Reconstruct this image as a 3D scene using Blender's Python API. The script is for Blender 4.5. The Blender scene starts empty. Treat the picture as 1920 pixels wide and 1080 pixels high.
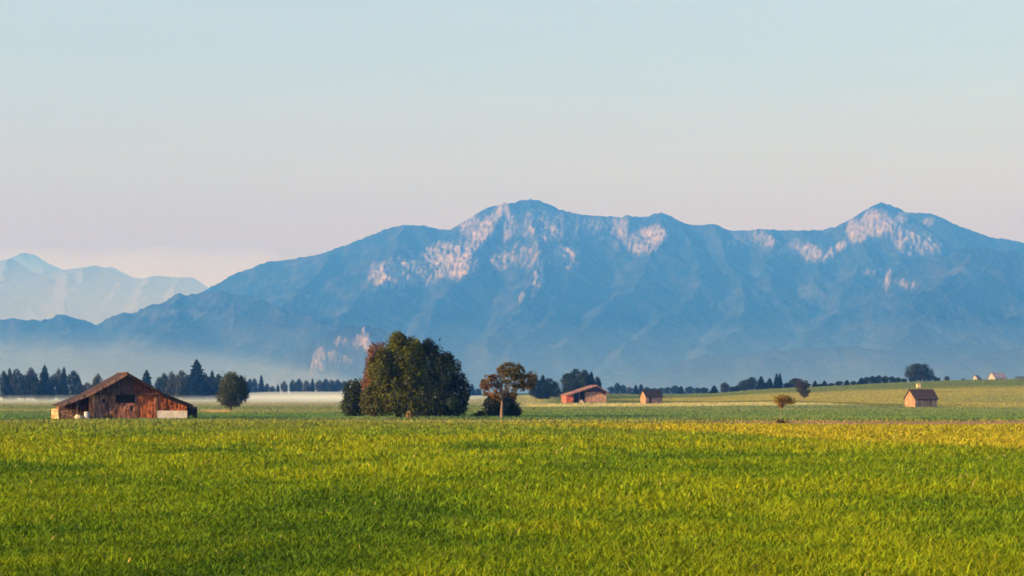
import bpy, math, random
import numpy as np
from mathutils import Vector

# ------------------------------------------------------------------ camera
F_PX = 3733.0            # focal length in pixels of a 1920 wide frame
HZ = 748.0               # pixel row of eye level
CAM_H = 2.2
scene = bpy.context.scene
COL = scene.collection
cam_d = bpy.data.cameras.new('camera')
cam = bpy.data.objects.new('camera', cam_d)
COL.objects.link(cam)
cam_d.sensor_width = 36.0
cam_d.lens = 70.0
cam_d.shift_y = (HZ - 540.0) / 1920.0
cam_d.clip_start = 0.5
cam_d.clip_end = 60000.0
cam.location = (0, 0, CAM_H)
cam.rotation_euler = (math.radians(90), 0, 0)
scene.camera = cam

# ------------------------------------------------------------------ sky, sun, exposure
SUN_EL = 13.0
SUN_XY = (-0.86, -0.51)                     # horizontal direction towards the sun
SUN_AZ = math.atan2(SUN_XY[0], SUN_XY[1])    # clockwise from +Y
world = bpy.data.worlds.new('World')
scene.world = world
world.use_nodes = True
wt = world.node_tree
wt.nodes.clear()
wout = wt.nodes.new('ShaderNodeOutputWorld')
wbg = wt.nodes.new('ShaderNodeBackground')
sky = wt.nodes.new('ShaderNodeTexSky')
sky.sky_type = 'NISHITA'
sky.sun_disc = False
sky.sun_elevation = math.radians(SUN_EL)
sky.sun_rotation = SUN_AZ
sky.altitude = 600
sky.air_density = 1.0
sky.dust_density = 1.5
sky.ozone_density = 2.0
wbg.inputs['Strength'].default_value = SKY_STRENGTH = 0.10
# a thin pink band low in the sky, deeper blue overhead: tint by height above the horizon
wtc = wt.nodes.new('ShaderNodeTexCoord')
wsep = wt.nodes.new('ShaderNodeSeparateXYZ')
wt.links.new(wtc.outputs['Generated'], wsep.inputs[0])
wrmp = wt.nodes.new('ShaderNodeValToRGB')
SKY_TINT = [(0.03, (.385, .163, .14)), (.075, (.43, .186, .130)), (.112, (.57, .335, .248)), (.15, (.65, .445, .378)), (.19, (.72, .52, .465)), (.50, (.50, .50, .64))]
while len(wrmp.color_ramp.elements) < len(SKY_TINT): wrmp.color_ramp.elements.new(.5)
for e_, (p_, c_) in zip(wrmp.color_ramp.elements, SKY_TINT):
    e_.position = p_; e_.color = (*c_, 1)
wt.links.new(wsep.outputs[2], wrmp.inputs[0])
wmul = wt.nodes.new('ShaderNodeMix'); wmul.data_type = 'RGBA'; wmul.blend_type = 'MULTIPLY'
wmul.inputs[0].default_value = 1.0
wt.links.new(sky.outputs[0], wmul.inputs[6])
wt.links.new(wrmp.outputs[0], wmul.inputs[7])
wx = wt.nodes.new('ShaderNodeMath'); wx.operation = 'MULTIPLY_ADD'
wx.inputs[1].default_value = -.75; wx.inputs[2].default_value = 2.0    # doubled: the tints above are halved to stay below one
wt.links.new(wsep.outputs[0], wx.inputs[0])
wcl = wt.nodes.new('ShaderNodeClamp'); wcl.inputs['Min'].default_value = 1.6; wcl.inputs['Max'].default_value = 2.2
wt.links.new(wx.outputs[0], wcl.inputs[0])
wsc = wt.nodes.new('ShaderNodeVectorMath'); wsc.operation = 'SCALE'
wt.links.new(wmul.outputs[2], wsc.inputs[0]); wt.links.new(wcl.outputs[0], wsc.inputs['Scale'])
# faint uneven veils of high cloud, stretched along the horizon
wmp = wt.nodes.new('ShaderNodeMapping'); wmp.inputs['Scale'].default_value = (3.0, 3.0, 34.0)
wt.links.new(wtc.outputs['Generated'], wmp.inputs[0])
wnz = wt.nodes.new('ShaderNodeTexNoise'); wnz.inputs['Scale'].default_value = 1.6; wnz.inputs['Detail'].default_value = 4; wnz.inputs['Distortion'].default_value = .4
wt.links.new(wmp.outputs[0], wnz.inputs['Vector'])
wcr = wt.nodes.new('ShaderNodeValToRGB')
wcr.color_ramp.elements[0].position = .34; wcr.color_ramp.elements[0].color = (.955, .965, .975, 1)
wcr.color_ramp.elements[1].position = .68; wcr.color_ramp.elements[1].color = (1, .99, .975, 1)
wt.links.new(wnz.outputs[0], wcr.inputs[0])
wcm = wt.nodes.new('ShaderNodeMix'); wcm.data_type = 'RGBA'; wcm.blend_type = 'MULTIPLY'; wcm.inputs[0].default_value = 1.0
wt.links.new(wsc.outputs[0], wcm.inputs[6]); wt.links.new(wcr.outputs[0], wcm.inputs[7])
wt.links.new(wcm.outputs[2], wbg.inputs['Color'])
wt.links.new(wbg.outputs[0], wout.inputs['Surface'])

sun_d = bpy.data.lights.new('sun', 'SUN')
sun_d.energy = 4.0
sun_d.angle = math.radians(0.6)
sun_d.color = (1.0, 0.87, 0.70)
sun = bpy.data.objects.new('sun', sun_d)
COL.objects.link(sun)
n_ = math.hypot(*SUN_XY)
ce = math.cos(math.radians(SUN_EL))
to_sun = Vector((SUN_XY[0]/n_*ce, SUN_XY[1]/n_*ce, math.sin(math.radians(SUN_EL))))
sun.rotation_euler = to_sun.to_track_quat('Z', 'Y').to_euler()

vs = scene.view_settings
scene.display_settings.display_device = 'sRGB'
vs.view_transform = 'Standard'
vs.look = 'None'
vs.exposure = 1.1
vs.gamma = 1.0
vs.use_curve_mapping = False
cy = scene.cycles
cy.max_bounces = 6
cy.diffuse_bounces = 2
cy.glossy_bounces = 1
cy.transmission_bounces = 3
cy.transparent_max_bounces = 8
cy.volume_bounces = 2
cy.use_denoising = True
cy.filter_width = 1.7
scene.render.filter_size = 1.7

HAZE_DENSITY = 1.7e-4
HAZE_COLOR = (0.058, 0.262, 0.94)
# ------------------------------------------------------------------ helpers
def noise2(x, y, seed=0):
    """gradient noise, about -1..1"""
    x = np.asarray(x, float); y = np.asarray(y, float)
    xi = np.floor(x).astype(np.int64); yi = np.floor(y).astype(np.int64)
    xf = x - xi; yf = y - yi
    def g(ix, iy, fx, fy):
        h = (ix*374761393 + iy*668265263 + seed*974634757) & 0xFFFFFFFF
        h = ((h ^ (h >> 13)) * 1274126177) & 0xFFFFFFFF
        h = (h ^ (h >> 16)) & 0xFFFF
        a = h * (2*math.pi/65536.0)
        return np.cos(a)*fx + np.sin(a)*fy
    u = xf*xf*xf*(xf*(xf*6-15)+10); v = yf*yf*yf*(yf*(yf*6-15)+10)
    a = g(xi, yi, xf, yf); b = g(xi+1, yi, xf-1, yf)
    c = g(xi, yi+1, xf, yf-1); d = g(xi+1, yi+1, xf-1, yf-1)
    return ((a+(b-a)*u) + ((c+(d-c)*u)-(a+(b-a)*u))*v)*1.5
def fbm(x, y, octv=4, seed=0, ridged=False):
    s = 0; a = 1.0; t = 0
    for i in range(octv):
        n = noise2(x*2**i, y*2**i, seed+i*17)
        s = s + a*((1-2*np.abs(n)) if ridged else n); t += a; a *= .5
    return s/t
def sstep(a, b, x):
    t = np.clip((np.asarray(x, float)-a)/(b-a), 0, 1)
    return t*t*(3-2*t)

def new_mesh(name, verts, faces_flat, sizes, mat, parent=None, colors=None, attr='tint', smooth=False):
    """one mesh object from flat numpy arrays"""
    me = bpy.data.meshes.new(name)
    verts = np.asarray(verts, np.float32).reshape(-1, 3)
    faces_flat = np.asarray(faces_flat, np.int32).ravel()
    sizes = np.asarray(sizes, np.int32).ravel()
    me.vertices.add(len(verts)); me.vertices.foreach_set('co', verts.ravel())
    me.loops.add(len(faces_flat)); me.loops.foreach_set('vertex_index', faces_flat)
    me.polygons.add(len(sizes))
    starts = np.concatenate(([0], np.cumsum(sizes)[:-1])).astype(np.int32)
    me.polygons.foreach_set('loop_start', starts)
    me.polygons.foreach_set('loop_total', sizes)
    me.polygons.foreach_set('use_smooth', np.full(len(sizes), bool(smooth)))
    if colors is not None:
        c = np.asarray(colors, np.float32)
        if c.shape[1] == 3: c = np.hstack([c, np.ones((len(c), 1), np.float32)])
        at = me.attributes.new(attr, 'FLOAT_COLOR', 'POINT')
        at.data.foreach_set('color', c.ravel())
    me.update(calc_edges=True)
    me.validate()
    if mat: me.materials.append(mat)
    o = bpy.data.objects.new(name, me)
    COL.objects.link(o)
    if parent: o.parent = parent
    return o
def tag(o, label=None, cat=None, group=None, kind=None):
    if label: o['label'] = label
    if cat: o['category'] = cat
    if group: o['group'] = group
    if kind: o['kind'] = kind
    return o
def empty(name, loc, rz=0.0, label=None, cat=None, group=None):
    o = bpy.data.objects.new(name, None); COL.objects.link(o)
    o.location = loc; o.rotation_euler = (0, 0, rz); o.empty_display_size = 0.5
    return tag(o, label, cat, group)
def copy_tree(o, parent=None):
    c = o.copy(); COL.objects.link(c)
    if parent: c.parent = parent
    for ch in [k for k in bpy.data.objects if k.parent == o]:
        copy_tree(ch, c)
    return c

class MB:
    """collects boxes, prisms and tubes with a colour each; build() links them as one mesh"""
    def __init__(s): s.v = []; s.f = []; s.n = []; s.c = []
    def poly(s, pts, faces, col):
        b = len(s.v)
        s.v += [tuple(p) for p in pts]; s.c += [col]*len(pts)
        for f in faces: s.f += [b+i for i in f]; s.n.append(len(f))
    def box(s, x0, x1, y0, y1, z0, z1, col=(.3, .3, .3)):
        p = [(x, y, z) for z in (z0, z1) for x, y in ((x0, y0), (x1, y0), (x1, y1), (x0, y1))]
        s.poly(p, [(3, 2, 1, 0), (4, 5, 6, 7), (0, 1, 5, 4), (1, 2, 6, 5), (2, 3, 7, 6), (3, 0, 4, 7)], col)
    def prism_y(s, xz, y0, y1, col=(.3, .3, .3)):
        """outline in x,z (counter-clockwise seen from -y) extruded along y"""
        n = len(xz)
        p = [(x, y0, z) for x, z in xz] + [(x, y1, z) for x, z in xz]
        fs = [tuple(range(n)), tuple(reversed(range(n, 2*n)))]
        fs += [((i+1) % n, i, i+n, (i+1) % n+n) for i in range(n)]
        s.poly(p, fs, col)
    def prism_x(s, yz, x0, x1, col=(.3, .3, .3)):
        n = len(yz)
        p = [(x0, y, z) for y, z in yz] + [(x1, y, z) for y, z in yz]
        fs = [tuple(reversed(range(n))), tuple(range(n, 2*n))]
        fs += [(i, (i+1) % n, (i+1) % n+n, i+n) for i in range(n)]
        s.poly(p, fs, col)
    def tube(s, pts, rad, col=(.2, .15, .1), k=7):
        pts = [Vector(p) for p in pts]; rings = []
        b = len(s.v)
        for i, p in enumerate(pts):
            d = (pts[min(i+1, len(pts)-1)] - pts[max(i-1, 0)]).normalized()
            a = d.orthogonal().normalized(); c = d.cross(a)
            for j in range(k):
                t = 2*math.pi*j/k
                s.v.append(tuple(p + (a*math.cos(t)+c*math.sin(t))*rad[i])); s.c.append(col)
        for i in range(len(pts)-1):
            for j in range(k):
                s.f += [b+i*k+j, b+i*k+(j+1) % k, b+(i+1)*k+(j+1) % k, b+(i+1)*k+j]; s.n.append(4)
        s.f += [b+(len(pts)-1)*k+j for j in range(k)]; s.n.append(k)
        s.f += [b+j for j in reversed(range(k))]; s.n.append(k)
    def build(s, name, mat, parent=None, smooth=False):
        return new_mesh(name, s.v, s.f, s.n, mat, parent, s.c, smooth=smooth)

def mat_nodes(name):
    m = bpy.data.materials.new(name); m.use_nodes = True
    t = m.node_tree
    b = t.nodes['Principled BSDF']
    b.inputs['Roughness'].default_value = .85
    b.inputs['Specular IOR Level'].default_value = .15
    return m, t, b
def N(t, typ, **kw):
    n = t.nodes.new(typ)
    for k, v in kw.items():
        if k in n.inputs.keys() if isinstance(k, str) else False: n.inputs[k].default_value = v
        else: setattr(n, k, v)
    return n
def ramp(t, fac, stops):
    r = t.nodes.new('ShaderNodeValToRGB')
    e = r.color_ramp.elements
    while len(e) < len(stops): e.new(.5)
    for i, (p, c) in enumerate(stops):
        e[i].position = p
        e[i].color = (c, c, c, 1) if isinstance(c, (int, float)) else (*c, 1)
    t.links.new(fac, r.inputs[0])
    return r.outputs[0]
def mixc(t, fac, a, b, mode='MIX'):
    m = t.nodes.new('ShaderNodeMix'); m.data_type = 'RGBA'; m.blend_type = mode
    for i, v in ((0, fac), (6, a), (7, b)):
        if hasattr(v, 'links') or hasattr(v, 'is_linked'): t.links.new(v, m.inputs[i])
        else: m.inputs[i].default_value = v if i == 0 else (*v, 1)
    return m.outputs[2]
def tinted(name, scale=3.0, amount=.5, rough=.85, bump=0.0, stretch=(1, 1, 1), trans=0.0):
    """material whose colour is the mesh's own 'tint' attribute broken up by noise"""
    m, t, b = mat_nodes(name)
    at = N(t, 'ShaderNodeAttribute', attribute_name='tint')
    tc = N(t, 'ShaderNodeTexCoord')
    mp = t.nodes.new('ShaderNodeMapping'); mp.inputs['Scale'].default_value = stretch
    t.links.new(tc.outputs['Object'], mp.inputs[0])
    nz = t.nodes.new('ShaderNodeTexNoise'); nz.inputs['Scale'].default_value = scale
    nz.inputs['Detail'].default_value = 5
    t.links.new(mp.outputs[0], nz.inputs['Vector'])
    f = ramp(t, nz.outputs[0], [(.3, 1-amount), (.7, 1+amount*.7)])
    c = mixc(t, 1.0, at.outputs['Color'], f, 'MULTIPLY')
    t.links.new(c, b.inputs['Base Color'])
    b.inputs['Roughness'].default_value = rough
    if bump:
        bp = t.nodes.new('ShaderNodeBump'); bp.inputs['Distance'].default_value = bump
        t.links.new(nz.outputs[0], bp.inputs['Height']); t.links.new(bp.outputs[0], b.inputs['Normal'])
    if trans:
        out = t.nodes['Material Output']
        tr = t.nodes.new('ShaderNodeBsdfTranslucent'); t.links.new(c, tr.inputs[0])
        mx = t.nodes.new('ShaderNodeMixShader'); mx.inputs[0].default_value = trans
        t.links.new(b.outputs[0], mx.inputs[1]); t.links.new(tr.outputs[0], mx.inputs[2])
        t.links.new(mx.outputs[0], out.inputs['Surface'])
    return m

# pixel column -> tangent of the bearing; pixel row -> tangent of the elevation
def tx(px): return (np.asarray(px, float)-960.0)/F_PX
def tz(py): return (HZ-np.asarray(py, float))/F_PX

# ------------------------------------------------------------------ the lie of the land
CREST_X = [-2000, 700, 1000, 1180, 1250, 1340, 1400, 1450, 1500, 1600, 1700, 1800, 1920, 2300, 3500]
CREST_E = [3, 3, 6, 8, 8, 10, 15, 19, 21, 26, 31, 34, 36.5, 42, 50]
def ground_z(X, Y):
    X = np.asarray(X, float); Y = np.asarray(Y, float)
    Yc = np.maximum(Y, 1.0)
    px = 960 + F_PX*X/Yc
    e = np.interp(px, CREST_X, CREST_E)
    top = CAM_H + e/F_PX*950
    left = sstep(1000, 760, px)
    p = sstep(440, 960, Yc)
    z = top*p*(1-left) + left*1.6*sstep(500, 1100, Yc)
    z = z*np.where(Y > 0, 1, 0)
    z = z + .0035*np.maximum(Yc-1000, 0)*(Y > 0)
    b = .10*noise2(X/23, Y/31, 3) + .25*noise2(X/90, Y/120, 5)*sstep(240, 420, Yc)
    return z + b*sstep(5, 30, np.hypot(X, Y))
def on_ground(px, py, dmin=40, dmax=3000):
    """where the sight line through a pixel first meets the ground"""
    D = np.geomspace(dmin, dmax, 6000)
    X = float(tx(px))*D
    row = HZ - (ground_z(X, D)-CAM_H)*F_PX/D
    k = np.argmax(row <= py)
    if row[k] > py: k = np.argmin(row)
    return Vector((X[k], D[k], float(ground_z(X[k], D[k]))))
def at_dist(px, D):
    X = float(tx(px))*D
    return Vector((X, D, float(ground_z(X, D))))
# ------------------------------------------------------------------ mountains
def ridge_pts(pts, D):
    """(px, py[, dist]) -> world x, y, z along a crest"""
    out = []
    for p in pts:
        d = p[2] if len(p) > 2 else D
        out.append((float(tx(p[0]))*d, d, CAM_H + float(tz(p[1]))*d))
    return np.array(out)
SKYLINE = [(-900, 600), (-600, 580), (-300, 600), (0, 640), (200, 640), (300, 590), (370, 552), (400, 535), (440, 513), (480, 498), (500, 490), (545, 485), (590, 478), (640, 462), (690, 442), (720, 430), (745, 422),
           (770, 421), (795, 422), (820, 428), (845, 430), (858, 428), (875, 415), (895, 400), (915, 388), (945, 380), (965, 379),
           (975, 375), (995, 373), (1010, 375), (1030, 382), (1045, 392), (1060, 394), (1090, 402), (1120, 403), (1150, 405),
           (1165, 406), (1175, 403), (1190, 405), (1215, 406), (1225, 400), (1240, 399), (1255, 404), (1270, 413), (1285, 418),
           (1305, 421), (1335, 419), (1350, 426), (1370, 431), (1395, 431), (1420, 428), (1450, 430), (1480, 431), (1510, 430),
           (1540, 430), (1565, 424), (1590, 413), (1610, 405), (1625, 395), (1640, 383), (1650, 380), (1665, 382), (1680, 388),
           (1700, 397), (1715, 398), (1745, 399), (1770, 410), (1800, 424), (1830, 434), (1860, 445), (1880, 446), (1920, 454),
           (2000, 470), (2150, 500), (2350, 520), (2700, 560), (3000, 560)]
MAIN = 10000.0
# (crest line, slope of its flanks)
RIDGES = [
    (ridge_pts(SKYLINE, MAIN), .62),
    # spurs running down towards the valley
    (ridge_pts([(945, 380, 10000), (935, 412, 9800), (915, 440, 9600), (885, 485, 9300), (850, 540, 8900), (800, 610, 8300), (770, 660, 7800)], 0), .62),
    (ridge_pts([(760, 422, 10000), (735, 470, 9500), (715, 530, 9000), (660, 590, 8400), (600, 650, 7800)], 0), .50),
    (ridge_pts([(640, 462, 10000), (590, 530, 9300), (520, 590, 8600), (450, 650, 7900)], 0), .48),
    (ridge_pts([(995, 373, 10000), (1010, 450, 9500), (1000, 530, 8900), (960, 600, 8300), (910, 660, 7700)], 0), .60),
    (ridge_pts([(1090, 402, 10000), (1080, 470, 9500), (1060, 550, 8900), (1000, 620, 8200), (950, 665, 7700)], 0), .60),
    (ridge_pts([(1240, 399, 10000), (1225, 470, 9500), (1180, 550, 8900), (1110, 600, 8400), (1040, 650, 7900)], 0), .58),
    (ridge_pts([(1270, 413, 10000), (1300, 480, 9500), (1290, 560, 8900), (1220, 620, 8300), (1150, 668, 7700)], 0), .55),
    (ridge_pts([(1340, 419, 10000), (1370, 500, 9400), (1400, 560, 8900), (1390, 620, 8300), (1330, 670, 7700)], 0), .52),
    (ridge_pts([(1450, 430, 10000), (1455, 480, 9600), (1440, 530, 9100)], 0), .55),
    (ridge_pts([(1560, 425, 10000), (1550, 480, 9600), (1530, 530, 9200)], 0), .55),
    (ridge_pts([(1650, 380, 10000), (1640, 440, 9700), (1610, 500, 9300), (1570, 580, 8700), (1500, 650, 7900)], 0), .60),
    (ridge_pts([(1700, 397, 10000), (1690, 470, 9500), (1670, 540, 9000), (1640, 610, 8400), (1600, 660, 7800)], 0), .60),
    # the nearer shoulder on the right, and its spurs
    (ridge_pts([(1700, 520, 8700), (1723, 497, 8700), (1747, 483, 8700), (1790, 472, 8700), (1827, 466, 8700), (1860, 470, 8700), (1920, 484, 8700), (2000, 490, 8700), (2200, 520, 8700), (2600, 570, 8700)], 0), .55),
    (ridge_pts([(1860, 472, 8700), (1843, 513, 8400), (1790, 560, 8000), (1730, 605, 7700), (1660, 655, 7300)], 0), .55),
    (ridge_pts([(1990, 492, 8700), (1960, 570, 8000), (1890, 608, 7700), (1800, 640, 7300), (1700, 670, 7000)], 0), .52),
    (ridge_pts([(1827, 466, 8700), (1800, 505, 8400), (1760, 545, 8100), (1710, 580, 7900)], 0), .62),
    # the low foothills on the left
    (ridge_pts([(-900, 610, 8600), (-400, 605, 8600), (0, 599, 8600), (40, 598, 8600), (80, 600, 8600), (110, 594, 8600), (130, 597, 8600), (150, 603, 8600), (172, 609, 8600), (205, 598, 8600), (240, 590, 8600),
                (265, 588, 8600), (290, 575, 8600), (315, 562, 8600), (340, 556, 8600), (370, 551, 8600), (400, 549, 8500), (440, 553, 8400), (490, 562, 8300), (560, 590, 8000), (640, 620, 7700), (720, 650, 7400)], 0), .50),
    (ridge_pts([(340, 556, 8600), (330, 600, 8100), (290, 640, 7600), (230, 668, 7200)], 0), .45),
    (ridge_pts([(110, 595, 8600), (120, 630, 8100), (140, 660, 7600)], 0), .42),
    # the small rocky knoll behind the big trees
    (ridge_pts([(575, 660, 6900), (600, 640, 6900), (640, 622, 6900), (675, 612, 6900), (705, 611, 6900), (735, 622, 6900), (780, 652, 6900), (820, 675, 6900)], 0), .75),
    # low forested benches at the foot
    (ridge_pts([(1700, 662, 7000), (1560, 652, 7100), (1430, 660, 7000), (1300, 672, 7000)], 0), .35),
    (ridge_pts([(2300, 640, 6800), (2000, 640, 6800), (1850, 660, 6700), (1780, 680, 6600)], 0), .35),
]
def tent(X, Y, line, slope):
    best = np.full(X.shape, -1e9)
    for a, b in zip(line[:-1], line[1:]):
        d = b[:2]-a[:2]; L2 = d@d
        t = np.clip(((X-a[0])*d[0] + (Y-a[1])*d[1])/L2, 0, 1)
        dist = np.hypot(X-(a[0]+t*d[0]), Y-(a[1]+t*d[1]))
        z = a[2]+t*(b[2]-a[2]) - slope*dist
        np.maximum(best, z, out=best)
    return best
ncol, nrow = 1250, 300
pxs = np.linspace(-620, 2540, ncol)
ds = np.concatenate([np.linspace(6000, 10250, nrow), np.linspace(10300, 12500, 24)])
PX, DD = np.meshgrid(pxs, ds)
MX = tx(PX)*DD; MY = DD.copy()
wx = MX + 90*fbm(MX/520, MY/520, 4, 11); wy = MY + 90*fbm(MX/520+40, MY/520, 4, 12)
crest_guard = sstep(40, 340, np.abs(MAIN-MY))
WX = MX + (wx-MX)*crest_guard; WY = MY + (wy-MY)*crest_guard
MZ = np.full(MX.shape, -80.0)
for line, sl in RIDGES:
    z = tent(WX, WY, line, sl)
    k = 22.0
    h = np.clip(.5+.5*(z-MZ)/k, 0, 1)
    MZ = MZ*(1-h) + z*h + k*h*(1-h)*.5
base = 8 + .0035*np.maximum(MY-1000, 0)
rel = np.clip((MZ-base)/300, 0, 1)
gul = fbm(MX/260, MY/420, 5, 21, ridged=True)
MZ = MZ + rel*(20*crest_guard*(gul-.1) + (2+12*crest_guard)*fbm(MX/70, MY/110, 3, 31) + 5*noise2(MX/22, MY/22, 37))
MZ = np.maximum(MZ, base-30)
# bare rock shows on the steep faces below the crests
prow = HZ - (MZ-CAM_H)/DD*F_PX
ROCK = [(755, 512, 62, 30, 1.0, 0), (715, 520, 16, 22, .8, 0), (825, 490, 75, 34, .85, -.3), (868, 500, 34, 26, 1.0, -.5), (900, 445, 16, 62, .85, .55), (942, 392, 12, 26, .9, .35),
        (938, 492, 16, 16, .8, 0), (885, 425, 34, 26, .5, 0), (1033, 438, 22, 20, .9, 0), (1010, 425, 30, 32, .45, 0), (955, 430, 14, 34, .5, 0), (1060, 485, 32, 22, .7, .5), (1010, 520, 10, 50, .55, .2), (975, 560, 8, 14, .6, 0),
        (1205, 452, 36, 26, 1.0, -.5), (1240, 438, 15, 18, .95, 0), (1162, 430, 20, 36, .6, 0), (1110, 425, 30, 18, .35, 0), (1060, 410, 30, 20, .4, 0), (990, 480, 60, 24, .35, 0),
        (1645, 420, 34, 26, 1.0, 0), (1605, 432, 24, 22, .8, .4), (1690, 412, 10, 36, 1.0, .8), (1700, 445, 34, 26, .75, 0), (1738, 458, 34, 20, .8, .4), (1720, 470, 40, 14, .6, 0), (1565, 470, 40, 9, .7, -.7), (1740, 415, 16, 12, .6, 0),
        (1500, 470, 42, 18, .75, .2), (1430, 445, 30, 14, .55, .4), (1380, 450, 20, 14, .4, 0), (1630, 510, 20, 8, .5, 0), (1665, 525, 8, 26, .45, .2), (1700, 535, 20, 10, .5, .3),
        (690, 645, 9, 26, 1.2, -.3), (672, 640, 12, 14, .9, 0), (640, 640, 16, 12, .6, 0), (600, 672, 16, 22, .7, 0), (625, 668, 14, 10, .7, .4), (588, 690, 8, 16, .6, 0), (650, 675, 14, 6, .5, 0)]
rk = np.zeros(MX.shape)
jx = 9*fbm(PX/26, prow/26, 3, 51); jy = 9*fbm(PX/26+9, prow/26, 3, 52)
for cx, cyy, rx, ry, s, rot in ROCK:
    u = PX+jx-cx; v = prow+jy-cyy
    c_, s_ = math.cos(rot), math.sin(rot)
    q = ((u*c_+v*s_)/rx)**2 + ((-u*s_+v*c_)/ry)**2
    rk = np.maximum(rk, s*np.clip(1.25-q, 0, 1))
streak = fbm(PX/7 + .25*prow/7, prow/22, 4, 61)
fine = fbm(PX/4, prow/5, 3, 67)
rock = np.clip(rk*1.25 + (.90*streak + .70*fine) - .18, -1, 1)
rock = sstep(-.12, 1.0, rock)**.85*(rk > .02)
relief = fbm(PX/6 + .2*prow/6, prow/16, 4, 63, ridged=True)
MZ = MZ + rock*crest_guard*(22*(relief-.2) + 8*fine)
forest = np.clip(.5+.8*fbm(MX/110+.3*MZ/90, MY/260, 5, 71) + .5*fbm(PX/5+.2*prow/5, prow/11, 3, 73), 0, 1)
meadow = sstep(.25, .5, fbm(MX/420, MY/300, 4, 75))*sstep(700, 560, prow)
cols = np.stack([rock, forest, meadow], -1).reshape(-1, 3)

def grid_faces(nr, nc):
    i = np.arange(nr-1)[:, None]*nc + np.arange(nc-1)[None]
    return np.stack([i, i+1, i+nc+1, i+nc], -1).reshape(-1)
m, t, b = mat_nodes('mountain_rock_and_forest')
at = N(t, 'ShaderNodeAttribute', attribute_name='cover')
sp = t.nodes.new('ShaderNodeSeparateColor'); t.links.new(at.outputs['Color'], sp.inputs[0])
geo = t.nodes.new('ShaderNodeNewGeometry')
nz = t.nodes.new('ShaderNodeTexNoise'); nz.inputs['Scale'].default_value = .03; nz.inputs['Detail'].default_value = 6
t.links.new(geo.outputs['Position'], nz.inputs['Vector'])
fc = ramp(t, nz.outputs[0], [(.3, (.003, .008, .005)), (.7, (.012, .018, .010))])
fc = mixc(t, ramp(t, sp.outputs[1], [(.35, 0), (.95, 1)]), fc, (.046, .043, .033))
fc = mixc(t, sp.outputs[2], fc, (.060, .062, .040))
nr = t.nodes.new('ShaderNodeTexNoise'); nr.inputs['Scale'].default_value = .018; nr.inputs['Detail'].default_value = 7; nr.inputs['Roughness'].default_value = .65
t.links.new(geo.outputs['Position'], nr.inputs['Vector'])
rc = ramp(t, nr.outputs[0], [(.32, (.12, .090, .074)), (.52, (.24, .180, .145)), (.68, (.34, .255, .205))])
t.links.new(mixc(t, sp.outputs[0], fc, rc), b.inputs['Base Color'])
b.inputs['Specular IOR Level'].default_value = 0.0
bp = t.nodes.new('ShaderNodeBump'); bp.inputs['Distance'].default_value = 14; bp.inputs['Strength'].default_value = .8
t.links.new(nz.outputs[0], bp.inputs['Height']); t.links.new(bp.outputs[0], b.inputs['Normal'])
MAT_MTN = m
o = new_mesh('mountains', np.stack([MX, MY, MZ], -1).reshape(-1, 3), grid_faces(*MX.shape), np.full((MX.shape[0]-1)*(MX.shape[1]-1), 4), MAT_MTN, None, cols, 'cover', smooth=True)
tag(o, kind='structure')

m2, t2, b2 = mat_nodes('far_pale_rock')
b2.inputs['Base Color'].default_value = (.066, .056, .055, 1); b2.inputs['Specular IOR Level'].default_value = 0
# the high pale range far behind on the left: two crests, each a crest line with buttresses running down from it
def far_range(name, pts, D, depth, seed):
    px = np.linspace(-900, 640, 620); dd = np.concatenate([np.linspace(D-depth, D+40, 110), np.linspace(D+80, D+900, 12)])
    P, Dm = np.meshgrid(px, dd)
    X = tx(P)*Dm; Y = Dm
    wx = X + 70*fbm(X/300, Y/300, 4, seed); wy = Y + 70*fbm(X/300+9, Y/300, 4, seed+1)
    fine_px = np.arange(-900, 640, 6.0)
    cl = np.interp(fine_px, [p[0] for p in pts], [p[1] for p in pts]) + 2.2*fbm(fine_px/17, fine_px*0+seed, 3, seed)
    Z = tent(wx, np.minimum(wy, D+0*wy) if False else wy, ridge_pts(list(zip(fine_px, cl)), D), .55)
    rng = np.random.default_rng(seed)
    for p0 in np.arange(-860, 620, 52):
        p0 = p0 + rng.uniform(-15, 15); y0 = float(np.interp(p0, fine_px, cl)); sh = rng.uniform(-50, 20)
        line = [(p0, y0, D), (p0+sh*.4, y0+rng.uniform(18, 30), D-depth*.3), (p0+sh, y0+rng.uniform(55, 80), D-depth*.65), (p0+sh*1.5, 650, D-depth)]
        Z = np.maximum(Z, tent(wx, wy, ridge_pts(line, 0), .85))
    Z = np.maximum(Z + 9*fbm(X/60, Y/60, 3, seed+7), -20)
    o = new_mesh(name, np.stack([X, Y, Z], -1).reshape(-1, 3), grid_faces(*X.shape), np.full((X.shape[0]-1)*(X.shape[1]-1), 4), m2, None, None, 'cover', smooth=True)
    return tag(o, kind='structure')
far_range('far_mountains', [(-900, 540), (-700, 520), (-300, 470), (-100, 500), (-20, 492), (0, 487), (15, 483), (28, 490), (45, 502), (70, 512), (110, 508), (155, 500), (175, 496), (195, 502), (215, 512), (240, 520), (270, 524), (285, 516), (310, 518), (330, 520), (355, 520), (385, 534), (420, 560), (640, 640)], 14200, 1900, 81)
far_range('far_mountains', [(-900, 520), (-700, 500), (-300, 520), (-60, 500), (0, 500), (30, 488), (37, 473), (48, 474), (65, 479), (80, 489), (110, 500), (140, 512), (190, 515), (203, 500), (212, 499), (225, 508), (250, 521), (290, 520), (330, 522), (400, 548), (640, 640)], 16500, 1700, 91)
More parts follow.
